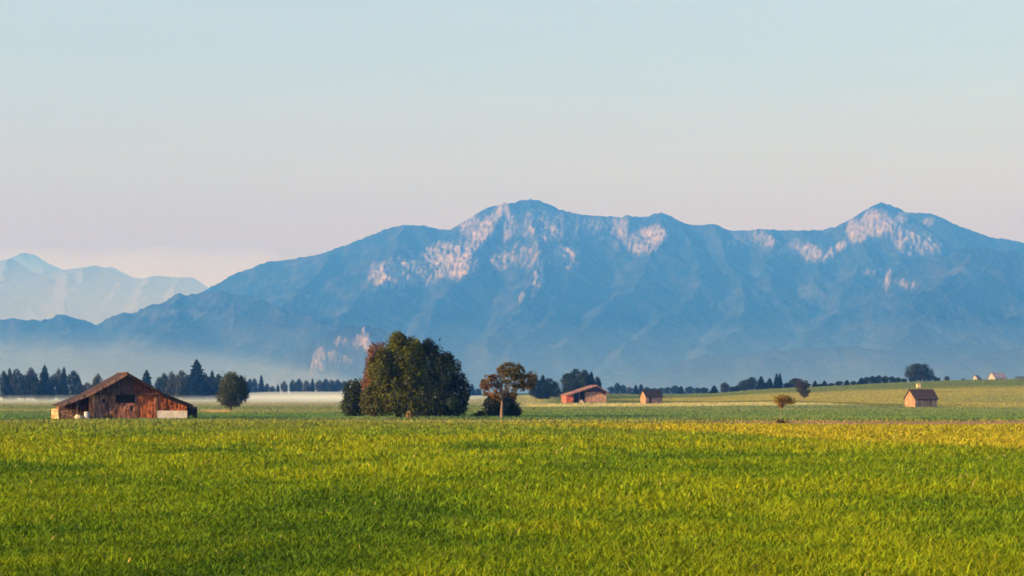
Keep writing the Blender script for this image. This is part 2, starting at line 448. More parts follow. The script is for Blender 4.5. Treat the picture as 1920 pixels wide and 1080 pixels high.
# ------------------------------------------------------------------ meadow colours by place
def lerp3(a, b, w): return a*(1-w[..., None]) + np.asarray(b)*w[..., None]
def field_color(X, Y):
    """natural colour of the sward at each place, and its height in metres"""
    X = np.asarray(X, float); Y = np.asarray(Y, float)
    Yc = np.maximum(Y, 1.0)
    px = 960 + F_PX*X/Yc
    n1 = fbm(X/9, Y/14, 4, 101); n2 = fbm(X/2.6, Y/3.4, 3, 102); n3 = fbm(X/40, Y/70, 3, 103)
    c = np.broadcast_to(np.array([.165, .255, .008]), X.shape+(3,)).copy()
    c = lerp3(c, (.262, .325, .008), sstep(-.12, .42, n1+.55*n2+.25*n3))
    c = lerp3(c, (.055, .135, .010), sstep(.05, .45, -n1-.55*n2)*.7)
    c = lerp3(c, (.23, .255, .055), sstep(95, 190, Yc)*.75)
    c = lerp3(c, (.30, .32, .010), sstep(.25, .6, fbm(X/16+30, Y/22, 3, 105))*sstep(40, 90, Yc)*.5)
    c = lerp3(c, (.31, .31, .010), sstep(78, 90, Yc)*sstep(122, 108, Yc)*sstep(-.35, .35, n1+.3*n2)*.4)
    h = .135*(1+.6*n1+.45*n2)*np.clip(Yc/25, .6, 8)**.30
    wob = 2.0*noise2(X/7, Y/9, 104)
    # the ripe yellow wedge on the right, the mown earth-coloured strip behind it
    d = X - (-1 + (172-Y)*23/88) + wob*.7
    w = sstep(-1.5, 2.5, d)*sstep(180, 172, Yc)
    yel = lerp3(np.broadcast_to(np.array([.40, .35, .020]), X.shape+(3,)).copy(), (.31, .30, .018), sstep(-.2, .5, n2+n1))
    c = c*(1-w[..., None]) + yel*w[..., None]; h = h*(1-w)+.20*w
    w = sstep(172, 178, Yc)*sstep(198, 190, Yc)*sstep(8, 32, X)
    c = lerp3(c, (.42, .27, .15), w); h = h*(1-w)+.05*w
    w = sstep(182, 192, Yc)*sstep(214, 204, Yc)*sstep(20, -4, X)*(.35+.65*sstep(-16, 0, X))
    c = lerp3(c, (.40, .35, .11), w); h = h*(1-w)+.10*w
    # the bluish green fields in the middle distance
    w = sstep(196, 208, Yc + wob)
    g2 = lerp3(np.broadcast_to(np.array([.120, .225, .070]), X.shape+(3,)).copy(), (.185, .26, .085), sstep(-.1, .6, n3+.4*fbm(X/60, Y/25, 3, 106)))
    g2 = lerp3(g2, (.21, .25, .09), sstep(260, 400, Yc)*.7)
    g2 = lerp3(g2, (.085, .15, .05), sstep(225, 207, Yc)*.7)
    g2 = lerp3(g2, (.30, .31, .13), sstep(330, 360, Yc)*sstep(440, 400, Yc)*sstep(900, 500, px)*.8)
    c = c*(1-w[..., None]) + g2*w[..., None]; h = h*(1-w)+.14*w
    w = sstep(330, 350, Yc)*sstep(420, 400, Yc)*sstep(375, 392, px + wob*3)*sstep(436, 424, px+wob*3)
    c = lerp3(c, (.60, .40, .18), w); h = h*(1-w)+.04*w
    # a pale dry stripe, then the yellow hill with green along its crest
    e = np.interp(px, CREST_X, CREST_E)
    w = sstep(505, 535, Yc + 3*wob)*sstep(940, 1010, px)*sstep(1750, 1600, px)
    c = lerp3(c, (.58, .52, .21), w)
    w = sstep(590, 620, Yc + 6*wob)*sstep(960, 1060, px)
    c = lerp3(c, (.15, .20, .06), w)
    # hill: a dark seam at its foot, ripe grass above, green along the crest
    foot = np.interp(px, [1150, 1300, 1500, 1650, 1800, 2200], [640, 600, 560, 500, 480, 470])
    w = sstep(foot, foot+12, Yc + 4*wob)*sstep(1080, 1240, px)
    hill = lerp3(np.broadcast_to(np.array([.43, .38, .085]), X.shape+(3,)).copy(), (.32, .33, .09), sstep(-.1, .5, fbm(X/70, Y/90, 4, 107)))
    hill = lerp3(hill, (.27, .26, .07), sstep(.30, .6, fbm(X/45, Y/16, 3, 109)))
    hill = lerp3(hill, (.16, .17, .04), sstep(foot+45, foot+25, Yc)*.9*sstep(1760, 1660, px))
    hill = lerp3(hill, (.17, .22, .06), sstep(700, 770, Yc + 30*n3))
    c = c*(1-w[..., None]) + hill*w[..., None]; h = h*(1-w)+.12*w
    w = sstep(560, 600, Yc)*sstep(1000, 900, px)
    c = lerp3(c, (.30, .31, .15), w)
    return np.clip(c, .005, 1), np.maximum(h, .03)

ang = np.concatenate([np.arange(-180, -26, 4.0), np.arange(-26, 26, .085), np.arange(26, 180.1, 4.0)])
rows = np.concatenate([np.linspace(748+8213/1.2, 1400, 14), np.linspace(1350, 900, 46), np.linspace(892, 762, 170)])
dist = np.concatenate([8213/(rows-748), np.geomspace(600, 1250, 90), np.geomspace(1300, 7600, 45)])
GA, GD = np.meshgrid(np.radians(ang), dist)
GX = np.sin(GA)*GD; GY = np.cos(GA)*GD
GZ = ground_z(GX, GY)
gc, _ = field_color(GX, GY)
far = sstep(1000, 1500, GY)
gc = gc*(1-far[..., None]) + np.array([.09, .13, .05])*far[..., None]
m, t, b = mat_nodes('meadow_ground')
at = N(t, 'ShaderNodeAttribute', attribute_name='tint')
geo = t.nodes.new('ShaderNodeNewGeometry')
nz = t.nodes.new('ShaderNodeTexNoise'); nz.inputs['Scale'].default_value = 2.2; nz.inputs['Detail'].default_value = 8
t.links.new(geo.outputs['Position'], nz.inputs['Vector'])
f = ramp(t, nz.outputs[0], [(.3, .55), (.7, 1.15)])
t.links.new(mixc(t, 1.0, at.outputs['Color'], f, 'MULTIPLY'), b.inputs['Base Color'])
bp = t.nodes.new('ShaderNodeBump'); bp.inputs['Distance'].default_value = .25
t.links.new(nz.outputs[0], bp.inputs['Height']); t.links.new(bp.outputs[0], b.inputs['Normal'])
b.inputs['Specular IOR Level'].default_value = 0.0
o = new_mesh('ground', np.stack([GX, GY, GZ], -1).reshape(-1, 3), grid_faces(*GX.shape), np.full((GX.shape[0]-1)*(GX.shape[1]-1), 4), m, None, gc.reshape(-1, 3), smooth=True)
for p in o.data.polygons[:1]:
    pass
tag(o, kind='structure')

# ------------------------------------------------------------------ standing grass
MAT_GRASS = tinted('grass_blade', scale=.9, amount=.25, rough=.8, trans=.35)
def make_grass(n_near, n_far, seed=7):
    rng = np.random.default_rng(seed)
    r = rng.uniform(757, 1175, n_near)
    D = 8213/(r-748)
    D2 = np.exp(rng.uniform(math.log(230), math.log(1080), n_far)); px2 = rng.uniform(-120, 2250, n_far)
    D = np.concatenate([D, D2])
    D = D*rng.uniform(.985, 1.015, len(D))
    # the sward runs on past both sides of the view
    X = np.concatenate([rng.uniform(-1, 1, n_near)*(.275*D[:n_near]+8.5), tx(px2)*D[n_near:]]); Y = D
    # thinner and thicker spots
    dens = .62 + .5*fbm(X/3.3, Y/4.2, 3, 120) + .35*fbm(X/13, Y/19, 3, 121)
    keep = rng.uniform(0, 1, len(D)) < np.clip(dens, .12, 1)
    X, Y, D = X[keep], Y[keep], D[keep]
    n = len(D)
    Z = ground_z(X, Y)
    c, h = field_color(X, Y)
    w = .023*(D/25)**.78*rng.uniform(.6, 1.5, n)
    h = h*rng.uniform(.55, 1.35, n)*(1+.25*sstep(300, 900, D))
    tall = (rng.uniform(0, 1, n) < .012)*(D < 110)
    h = np.where(tall, h*1.55, h)
    a = rng.uniform(0, 2*math.pi, n)
    ux, uy = np.cos(a), np.sin(a)
    la = rng.uniform(0, 2*math.pi, n); lean = h*rng.uniform(.2, 1.1, n)
    lx, ly = np.cos(la)*lean + .08*h, np.sin(la)*lean
    V = np.empty((n, 5, 3))
    V[:, 0] = np.stack([X-ux*w*.5, Y-uy*w*.5, Z-.03], -1)
    V[:, 1] = np.stack([X+ux*w*.5, Y+uy*w*.5, Z-.03], -1)
    V[:, 2] = np.stack([X+ux*w*.42+lx*.35, Y+uy*w*.42+ly*.35, Z+h*.6], -1)
    V[:, 3] = np.stack([X-ux*w*.42+lx*.35, Y-uy*w*.42+ly*.35, Z+h*.6], -1)
    V[:, 4] = np.stack([X+lx, Y+ly, Z+h*(1-.15*(lean/h)**2)], -1)
    i = np.arange(n)[:, None]*5
    F = np.concatenate([i+np.array([[0, 1, 2, 3]]), i+np.array([[3, 2, 4]])], 1).reshape(-1)
    S = np.tile([4, 3], n)
    calm = 1-.82*sstep(110, 260, D)
    br = 1 + (rng.normal(0, .24, n)*calm).clip(-.55, .7)
    hue = rng.normal(0, .09, n)*calm
    c = c*br[:, None]*np.stack([1+hue, 1+0*hue, 1-.5*hue], -1)*(1-.05*sstep(200, 150, D)*(1-.8*(c[:, 0] > c[:, 1]*1.05)))[:, None]
    straw = (rng.uniform(0, 1, n) < .005)*(D < 150)
    c[straw] = np.array([.46, .38, .12])*br[straw, None]
    C = np.repeat(np.clip(c, .004, .9), 5, 0)
    o = new_mesh('grass', V.reshape(-1, 3), F, S, MAT_GRASS, None, C)
    return tag(o, 'tall green and yellow meadow grass covering the fields', 'grass', kind='stuff')
make_grass(860000, 260000)
# ------------------------------------------------------------------ trees
MAT_LEAF = tinted('leaf', scale=1.2, amount=.2, rough=.7, trans=.25)
MAT_BARK = tinted('bark', scale=5, amount=.45, rough=.95, bump=.03, stretch=(1, 1, .25))
def leaf_cloud(blobs, n, size, rng, shell=.55, cut=.0):
    """leaf-sized faces spread through lumpy ellipsoids; blobs: (x, y, z, rx, ry, rz, colour)"""
    wts = np.array([(b[3]*b[4]*b[5])**.72 for b in blobs]); wts = wts/wts.sum()
    P = []; NRM = []; C = []
    for bi, b in enumerate(blobs):
        k = max(20, int(n*wts[bi]))
        d = rng.normal(size=(k, 3)); d /= np.linalg.norm(d, axis=1)[:, None]
        th = np.arctan2(d[:, 1], d[:, 0]); ph = d[:, 2]
        lump = 1 + .26*noise2(th*2.2+bi*7, ph*3.0+bi, 200+bi) + .20*noise2(th*5+bi*3, ph*7, 230+bi)
        rr = np.where(rng.uniform(0, 1, k) < shell, rng.uniform(.80, 1.04, k), rng.uniform(.2, .9, k)**.6)*lump
        # twiggy outline: a few leaves stand out
        rr = np.where(rng.uniform(0, 1, k) < .05, rr*rng.uniform(1.0, 1.14, k), rr)
        p = d*rr[:, None]*np.array(b[3:6]) + np.array(b[0:3])
        hole = noise2(p[:, 0]*1.1/size*.35+bi, p[:, 2]*1.1/size*.35, 260) + noise2(p[:, 1]/size*.3, p[:, 2]/size*.3+5, 261)
        ok = hole > cut-1.0
        p, d = p[ok], d[ok]
        cl = fbm(p[:, 0]/(size*5)+bi, p[:, 2]/(size*5)+p[:, 1]/(size*6), 2, 270)
        col = np.array(b[6])[None]*(1+.38*cl[:, None])*rng.normal(1, .17, (len(p), 1)).clip(.5, 1.6)
        col = col*np.array([1, 1, 1]) + (rng.uniform(0, 1, (len(p), 1)) < .05)*np.array([.05, .035, .0])
        P.append(p); NRM.append(d); C.append(col)
    P = np.concatenate(P); D = np.concatenate(NRM); C = np.concatenate(C)
    k = len(P)
    nn = D + rng.normal(0, .75, (k, 3)); nn[:, 2] += .25
    nn /= np.linalg.norm(nn, axis=1)[:, None]
    up = rng.normal(size=(k, 3))
    u = np.cross(nn, up); u /= np.linalg.norm(u, axis=1)[:, None]
    v = np.cross(nn, u)
    s = size*rng.uniform(.55, 1.3, k)
    V = np.empty((k, 5, 3))
    V[:, 0] = P - u*s[:, None]*.5
    V[:, 1] = P - u*s[:, None]*.1 + v*s[:, None]*.36
    V[:, 2] = P + u*s[:, None]*.42 + v*s[:, None]*.26 + nn*s[:, None]*.12
    V[:, 3] = P + u*s[:, None]*.45 - v*s[:, None]*.22
    V[:, 4] = P - u*s[:, None]*.05 - v*s[:, None]*.40
    F = np.arange(k*5); S = np.full(k, 5)
    return V.reshape(-1, 3), F, S, np.repeat(np.clip(C, .003, .9), 5, 0)
def limbs(mb, base, r0, targets, rng, fork=.35, col=(.13, .10, .075), top=None):
    top = Vector(top) if top else Vector((base[0], base[1], max(t[2] for t in targets)*.75))
    base = Vector(base)
    mid = base.lerp(top, .5) + Vector((rng.normal(0, r0*.8), rng.normal(0, r0*.8), 0))
    mb.tube([base + Vector((0, 0, -.3)), base+Vector((0, 0, .25*r0)), base.lerp(mid, .5), mid, top], [r0*1.5, r0*1.1, r0*.9, r0*.65, r0*.2], col)
    for tg in targets:
        tg = Vector(tg)
        f = rng.uniform(fork, min(.85, fork+.35))
        s = base.lerp(mid, min(1, 2*f)) if f < .5 else mid.lerp(top, 2*f-1)
        m1 = s.lerp(tg, .5) + Vector((0, 0, .12*(tg-s).length))
        rr = r0*.42
        mb.tube([s, m1, tg], [rr, rr*.6, rr*.15], col, 5)
        for q in range(2):
            e = m1 + (tg-m1)*rng.uniform(.3, .9) + Vector(rng.normal(0, 1, 3))*(tg-s).length*.09
            mb.tube([m1, m1.lerp(e, .5)+Vector((0, 0, .05)), e], [rr*.45, rr*.3, rr*.08], col, 4)
def px_tree(name, base_px, base_py, blobs_px, n, size, seed, label, cat, group=None, D=None, r0=.22, col=(.075, .058, .045), depth=.9, dy=0.0, shell=.55, cut=0.0, bare=False, top=None, fork=.35, trunk=True):
    """a tree whose crown lobes are given by bearing and height; every lobe gets its own depth"""
    rng = np.random.default_rng(seed)
    g = on_ground(base_px, base_py) if D is None else at_dist(base_px, D)
    D = g.y; k = D/F_PX
    blobs = []
    for q in blobs_px:
        cx, cyy, rx, rz, c = q[:5]
        yy = q[5] if len(q) > 5 else rng.normal(0, .25)*rx*k
        blobs.append(((cx-base_px)*k, yy+dy, CAM_H + tz(cyy)*D - g.z, rx*k, rx*k*depth, rz*k, c))
    o = empty(name, g, 0, label, cat, group)
    if trunk:
        mb = MB()
        tg = [(b_[0], b_[1], b_[2]) for b_ in blobs][:9]
        if len(blobs) < 14: tg += [(b_[0]+rng.normal(0, .4)*b_[3], b_[1]+rng.normal(0, .4)*b_[4], b_[2]+.4*b_[5]) for b_ in blobs]
        limbs(mb, (0, 0, 0), r0, tg, rng, fork, col, top)
        mb.build('trunk', MAT_BARK, o, smooth=True)
    V, F, S, C = leaf_cloud(blobs, n, size, rng, shell, cut)
    new_mesh('crown', V, F, S, MAT_LEAF, o, C)
    return o

OLIVE = (.088, .100, .014); DARK = (.015, .028, .015); BLUEDK = (.009, .022, .018); RED = (.165, .070, .030); ORANGE = (.28, .13, .03)
BROWN = (.082, .072, .017); MIDG = (.055, .075, .022)
GC = 'trees standing close together in the big clump'
def subcrowns(rng, blobs, n, lo=.26, hi=.44):
    """adds smaller boughs round the outside of big crown lobes"""
    out = [list(b) for b in blobs]
    for b in blobs:
        for i in range(n):
            a = rng.uniform(-.5, 3.6); q = rng.uniform(lo, hi); dep = rng.uniform(-.9, .5)
            r = rng.uniform(.72, .98)
            k = rng.normal(1, .34)
            out.append([b[0]+math.cos(a)*b[2]*r, b[1]-math.sin(a)*b[3]*r, b[2]*q, b[3]*q*rng.uniform(.8, 1.3), tuple(np.clip(np.array(b[4])*k, .004, 1)), (b[5] if len(b) > 5 else 0)+dep*b[2]*.06])
    return out
rb = np.random.default_rng(500)
px_tree('deciduous_tree', 748, 783, subcrowns(rb, [(754, 670, 38, 36, OLIVE, -.6), (722, 700, 30, 40, (.105, .105, .014), -.8), (770, 705, 32, 42, (.068, .085, .015), -.4), (738, 735, 40, 42, OLIVE, -1.2), (775, 748, 36, 34, (.07, .08, .02), -1.0), (705, 758, 26, 24, (.085, .088, .02), -1.0), (752, 648, 20, 18, (.09, .10, .013), 0), (774, 662, 18, 18, (.05, .07, .014), .2), (694, 752, 17, 24, (.075, .08, .018), -1.4)], 7),  # lobes yellower left, darker right: sunlight put into the leaf colour
        44000, .22, 1, 'tallest tree of the big clump, olive green and sunlit on its left', 'tree', GC, r0=.34)
px_tree('deciduous_tree', 828, 781, subcrowns(rb, [(806, 684, 30, 42, BLUEDK, .3), (832, 702, 28, 36, DARK, 0), (852, 738, 23, 38, BLUEDK, 0), (818, 742, 40, 38, DARK, -.3), (850, 766, 26, 18, BLUEDK, -.2), (815, 768, 36, 18, BLUEDK, -.6), (803, 657, 14, 19, DARK, .3), (780, 765, 26, 18, BLUEDK, .5)], 7),  # leaf colour lowered to carry the shaded side of the clump
        36000, .22, 2, 'dark green tree, leaves darkened as shade, making the right half of the big clump', 'tree', GC, r0=.3, dy=1.2)
px_tree('autumn_tree', 704, 781, [(709, 661, 18, 19, RED, -.2), (698, 678, 12, 14, (.16, .075, .045), 0), (694, 700, 11, 20, (.17, .085, .05), .2), (692, 722, 13, 20, (.19, .09, .04), 0), (704, 735, 20, 26, ORANGE, -.9), (697, 752, 16, 18, (.18, .10, .03), -.4), (716, 745, 12, 22, (.20, .125, .03), -1.2)],
        8500, .20, 3, 'narrow tree with red and orange leaves on the left side of the big clump', 'tree', GC, r0=.14, dy=-1.3, cut=.45, shell=.4)
px_tree('dark_bush', 666, 781, [(666, 737, 22, 25, (.026, .040, .014), 0), (658, 760, 18, 22, (.032, .045, .016), -.2), (674, 760, 18, 22, (.028, .04, .014), .1)],
        7000, .21, 4, 'low round dark green bush at the left foot of the big clump', 'bush', r0=.10, dy=-.3)
px_tree('dry_shrub', 767, 786, [(767, 779, 6.5, 7, (.34, .22, .08), 0), (767, 774, 3.5, 6, (.36, .24, .09), 0)], 420, .12, 5,
        'small tan dry shrub at the front foot of the big clump', 'shrub', r0=.03, dy=-.8)
# the thin browning tree to the right of the clump, dark shrubs behind it
px_tree('autumn_tree', 940, 784, [(958, 702, 25, 22, BROWN, 0), (951, 690, 15, 11, (.14, .10, .028), .2), (940, 694, 9, 8, (.16, .10, .03), .3), (985, 711, 18, 13, (.10, .072, .022), .3), (999, 708, 10, 12, (.12, .085, .03), .2), (980, 726, 14, 8, (.07, .06, .025), .6), (915, 716, 13, 13, (.145, .080, .024), -.4), (908, 724, 9, 9, (.16, .085, .025), -.2), (926, 708, 10, 7, (.15, .08, .035), 0), (927, 738, 11, 9, (.26, .12, .025), -.6), (967, 728, 9, 10, (.09, .07, .025), .2), (947, 732, 10, 9, (.10, .065, .025), .3), (913, 736, 8, 7, (.16, .085, .03), 0), (962, 741, 10, 6, (.10, .07, .03), .3), (932, 722, 8, 9, (.13, .085, .025), .3), (973, 696, 12, 12, (.085, .072, .018), .3), (993, 724, 9, 8, (.09, .06, .02), .3), (936, 748, 7, 5, (.16, .09, .03), -.4)],
        13500, .17, 6, 'sparse browning tree with a pale bare trunk, right of the big clump', 'tree', r0=.165, col=(.27, .18, .125), depth=.75, shell=.35, cut=.75, top=(-.1, 0, 4.2), fork=.42)
px_tree('dark_bush', 944, 781, [(925, 764, 20, 21, BLUEDK, .2), (952, 762, 20, 22, BLUEDK, 0), (962, 772, 17, 12, BLUEDK, .1), (925, 752, 14, 14, (.035, .03, .03), .2), (944, 775, 32, 9, BLUEDK, 0), (955, 748, 12, 9, (.05, .035, .03), 0)],
        7000, .21, 8, 'wide dark bush right behind the browning tree trunk', 'bush', r0=.08, dy=2.5)
px_tree('low_shrub', 899, 781, [(902, 777, 9, 7, (.06, .06, .02), 0), (893, 779, 10, 4, (.05, .055, .018), 0)], 500, .2, 9,
        'low scrubby shrub between the big clump and the browning tree', 'shrub', r0=.03)
px_tree('dock_plant', 388, 874, [(388, 868, 6, 4, (.30, .12, .02), 0), (386, 872, 7, 3, (.24, .11, .02), 0)], 160, .06, 15,
        'rusty red dock plant standing alone in the near meadow before the barn', 'plant', r0=.008)
# the single oval tree beside the barn
px_tree('deciduous_tree', 433, 770, [(431, 722, 20, 22, (.055, .070, .018), 0), (424, 742, 18, 18, (.050, .064, .018), -.3), (444, 738, 18, 22, (.022, .038, .018), .3), (452, 722, 11, 18, (.028, .045, .024), .4), (434, 707, 13, 10, (.055, .070, .016), 0), (458, 738, 8, 14, (.022, .04, .024), .4), (432, 755, 18, 9, (.036, .048, .016), 0)],  # left lobes olive as sunlit, right lobes darkened as shaded
        9500, .26, 10, 'lone oval green tree on the meadow just right of the barn', 'tree', r0=.20)
# two little trees on the right
px_tree('young_fruit_tree', 1463, 792, [(1471, 745, 13, 5, (.20, .14, .03), 0), (1474, 752, 12, 7, (.10, .055, .016), 0), (1464, 756, 8, 8, (.17, .075, .02), -.1), (1455, 750, 6, 7, (.30, .22, .05), 0), (1485, 752, 8, 6, (.20, .16, .04), 0), (1464, 747, 7, 7, (.24, .16, .03), .1)],
        1500, .13, 11, 'spindly little fruit tree with brown drooping crown on the yellow strip', 'tree', r0=.045, col=(.34, .30, .20), cut=.3, shell=.4, top=(.0, 0, 1.9), fork=.5)
px_tree('low_shrub', 1465, 795, [(1464, 791, 8, 5, (.06, .045, .012), 0), (1472, 793, 9, 2.5, (.11, .085, .03), 0)], 420, .13, 12,
        'dark tuft of weeds around the foot of the spindly fruit tree', 'shrub', r0=.02)
px_tree('deciduous_tree', 1508, 749, [(1499, 719, 9, 9, (.045, .04, .03), 0), (1509, 722, 8, 9, (.04, .04, .028), .2), (1500, 730, 8, 8, (.06, .055, .028), 0), (1508, 738, 8, 8, (.045, .042, .02), 0), (1514, 734, 6, 4, (.05, .05, .02), 0)],
        1500, .42, 13, 'crooked dark little tree on the slope above the spindly fruit tree', 'tree', r0=.13, cut=.3, shell=.4)
# the big tree on the crest and bushes by it
px_tree('deciduous_tree', 1725, 716, [(1709, 696, 12, 11, (.024, .030, .022), 0), (1726, 693, 15, 11, (.016, .028, .020), 0), (1741, 700, 11, 11, (.010, .024, .022), 1), (1722, 705, 18, 9, (.018, .028, .02), 0), (1702, 703, 6, 6, (.03, .036, .026), 0), (1717, 687, 9, 6, (.02, .03, .02), 0), (1734, 687, 7, 5, (.02, .03, .02), 0), (1750, 708, 5, 6, (.012, .026, .02), 0), (1712, 711, 11, 5, (.014, .024, .016), 0), (1738, 711, 12, 5, (.012, .024, .016), 0)],
        4200, .62, 14, 'broad dark tree on the hill crest above the small hut on the right', 'tree', D=955, r0=.45, cut=.25)
for px_, py_, w_, h_, s_, lb in [(1757, 712, 6, 4, 21, 'low dark bush just right of the broad tree on the crest'), (1775, 710.5, 5, 5, 22, 'small round dark bush standing alone on the crest'),
                                (1806, 713, 3, 2.5, 23, 'tiny bush on the crest left of the small white cabin'), (1838, 713, 3, 3.5, 24, 'tiny dark bush touching the right side of the small white cabin')]:
    px_tree('dark_bush', px_, 716, [(px_, py_, w_, h_, (.03, .045, .022), 0), (px_+w_*.3, py_+1, w_*.7, h_*.7, (.03, .045, .022), 0)], 260, .7, s_, lb, 'bush', 'bushes along the hill crest', D=958, r0=.08)

# ------------------------------------------------------------------ tree rows far off: a few kinds, each tree a copy
def proto_broad(seed, cols):
    rng = np.random.default_rng(seed)
    o = empty('deciduous_tree', (0, 0, 0))
    bl = [(0, 0, .62, .34, .34, .30, cols[0])]
    for i in range(7):
        a = rng.uniform(0, 6.28); r = rng.uniform(.12, .3); z = rng.uniform(.28, .85)
        q = rng.uniform(.13, .22)
        bl.append((math.cos(a)*r, math.sin(a)*r, z, q, q, q*rng.uniform(.8, 1.2), cols[i % len(cols)]))
    bl.append((0, 0, .90, .14, .14, .10, cols[0])); bl.append((0, 0, .25, .30, .30, .16, cols[0]))
    mb = MB(); limbs(mb, (0, 0, 0), .03, [b_[:3] for b_ in bl], rng)
    mb.build('trunk', MAT_BARK, o)
    V, F, S, C = leaf_cloud(bl, 2800, .060, rng, .6)
    new_mesh('crown', V, F, S, MAT_LEAF, o, C)
    return o
def proto_fir(seed, col, rad=.24):
    rng = np.random.default_rng(seed)
    o = empty('fir_tree', (0, 0, 0))
    mb = MB(); mb.tube([(0, 0, -.03), (0, 0, .4), (0, 0, .99)], [.022, .014, .002], (.10, .075, .055), 6)
    mb.build('trunk', MAT_BARK, o)
    V = []; F = []; S = []; C = []; b0 = 0
    L = 30
    for i in range(L):
        z = .05 + .94*(i/(L-1))**.92
        R = rad*(1-z)**.62*min(1, .55+z*2.2)*rng.uniform(.8, 1.15) + .012
        nb = max(5, int(15*(1-z)+5))
        a0 = rng.uniform(0, 6.28)
        for j in range(nb):
            a = a0 + 6.283*j/nb + rng.normal(0, .15)
            r = R*rng.uniform(.7, 1.15)
            dx, dy_ = math.cos(a), math.sin(a)
            w = .5*r*rng.uniform(.7, 1.1)+.008; dr = r*rng.uniform(.3, .65)
            cc = np.array(col)*rng.normal(1, .2)
            V += [(0, 0, z+.012), (dx*r*.6-dy_*w*.5, dy_*r*.6+dx*w*.5, z-dr*.55), (dx*r, dy_*r, z-dr), (dx*r*.6+dy_*w*.5, dy_*r*.6-dx*w*.5, z-dr*.55-.01),
                  (dx*r*.55, dy_*r*.55, z-dr*.55-.05)]
            F += [b0, b0+1, b0+2, b0+3, b0+1, b0+4, b0+2, b0+3]; S += [4, 4]; b0 += 5
            C += [np.clip(cc, .003, 1)]*5
    new_mesh('crown', V, F, S, MAT_LEAF, o, np.array(C))
    return o
PROTO = {'b': proto_broad(31, [(.012, .026, .020), (.009, .022, .020)]), 'p': proto_broad(32, [(.040, .046, .036), (.030, .038, .030)]), 'r': proto_broad(33, [(.014, .026, .014), (.010, .022, .016)]),
         'f': proto_fir(41, (.007, .018, .017), .20), 'g': proto_fir(42, (.007, .019, .019), .27), 'h': proto_fir(43, (.008, .019, .018), .15)}  # dark bluish leaf tones also carry the haze of distance
PROTO_USED = set()
ORD = 'first second third fourth fifth sixth seventh eighth ninth tenth eleventh twelfth thirteenth fourteenth fifteenth sixteenth seventeenth eighteenth nineteenth twentieth'.split()
KINDS = {'b': ('rounded dark green tree', 'deciduous_tree'), 'p': ('rounded grey-green tree', 'deciduous_tree'), 'r': ('rounded green tree', 'deciduous_tree'), 'f': ('pointed dark fir', 'fir_tree'), 'g': ('broad pointed fir', 'fir_tree'), 'h': ('slim pointed fir', 'fir_tree')}
def tree_row(where, group, entries, D0, jitter, seed):
    rng = np.random.default_rng(seed)
    entries = sorted(entries)
    hs = [e[1] for e in entries]
    for i, e in enumerate(entries):
        px_, top, w, k = e[:4]
        D = e[4] if len(e) > 4 else D0 + rng.uniform(-1, 1)*jitter
        g = at_dist(px_, D)
        H = CAM_H + float(tz(top))*D - g.z
        W = w*D/F_PX
        if k not in PROTO_USED:
            o = PROTO[k]; PROTO_USED.add(k)
        else:
            o = copy_tree(PROTO[k])
        wid = {'b': .66, 'p': .68, 'r': .66, 'f': .25, 'g': .34, 'h': .19}[k]
        o.location = g - Vector((0, 0, .02*H)); o.rotation_euler = (0, 0, rng.uniform(0, 6.28))
        o.scale = (W/wid, W/wid, H)
        num = ORD[i] if i < 20 else ('twenty-' + ORD[i-20])
        ext = ', tallest' if top == min(hs) else (', shortest' if top == max(hs) and hs.count(top) == 1 else '')
        tag(o, f'{KINDS[k][0]}, {num} from left {where}{ext}', 'tree', group)
tree_row('in the hazy row left of the barn', 'hazy tree row left of the barn',
         [(-14, 694, 24, 'b'), (7, 694, 20, 'b'), (18, 688, 17, 'f'), (31, 690, 26, 'p'), (58, 687, 22, 'p'), (84, 683, 26, 'f'), (98, 702, 18, 'b'), (110, 690, 15, 'p'), (120, 686, 18, 'f'), (138, 693, 24, 'b'), (46, 702, 28, 'b'), (70, 708, 22, 'b'), (150, 716, 18, 'b'), (164, 716, 20, 'p'), (184, 699, 20, 'p')], 960, 40, 51)
tree_row("in the wood behind the barn's right side", 'hazy wood right of the barn roof',
         [(254, 707, 14, 'p'), (275, 692, 28, 'g'), (298, 706, 18, 'p'), (308, 698, 18, 'b'), (322, 695, 22, 'p'), (341, 693, 26, 'p'), (332, 708, 26, 'b'), (356, 704, 20, 'b'), (369, 672, 40, 'g'), (384, 698, 20, 'b'), (398, 693, 18, 'f'), (410, 700, 24, 'b'), (424, 710, 24, 'p'), (452, 702, 22, 'f'), (461, 714, 16, 'b')], 980, 40, 52)
tree_row('in the misty row left of the clump', 'thin misty tree row above the fog',
         [(469, 709, 14, 'b'), (477, 708, 12, 'b'), (490, 702, 13, 'h'), (501, 718, 11, 'b'), (511, 723, 12, 'b'), (521, 719, 9, 'f'), (533, 713, 11, 'p'), (549, 711, 13, 'b'), (561, 709, 16, 'b'), (574, 712, 15, 'p'), (586, 708, 11, 'f'), (599, 711, 15, 'p'), (611, 709, 16, 'b'), (622, 711, 16, 'b'), (633, 710, 15, 'b'), (646, 713, 16, 'b'), (885, 719, 13, 'f'), (896, 728, 12, 'b')], 1500, 60, 53)
tree_row('in the group behind the red shed', 'dark trees behind the red shed',
         [(1004, 706, 22, 'b'), (1018, 701, 20, 'f'), (1029, 708, 30, 'b'), (1040, 722, 24, 'r'), (1066, 699, 28, 'r'), (1080, 690, 36, 'b'), (1096, 692, 28, 'b'), (1109, 695, 16, 'h'), (1120, 705, 15, 'b')], 760, 30, 54)
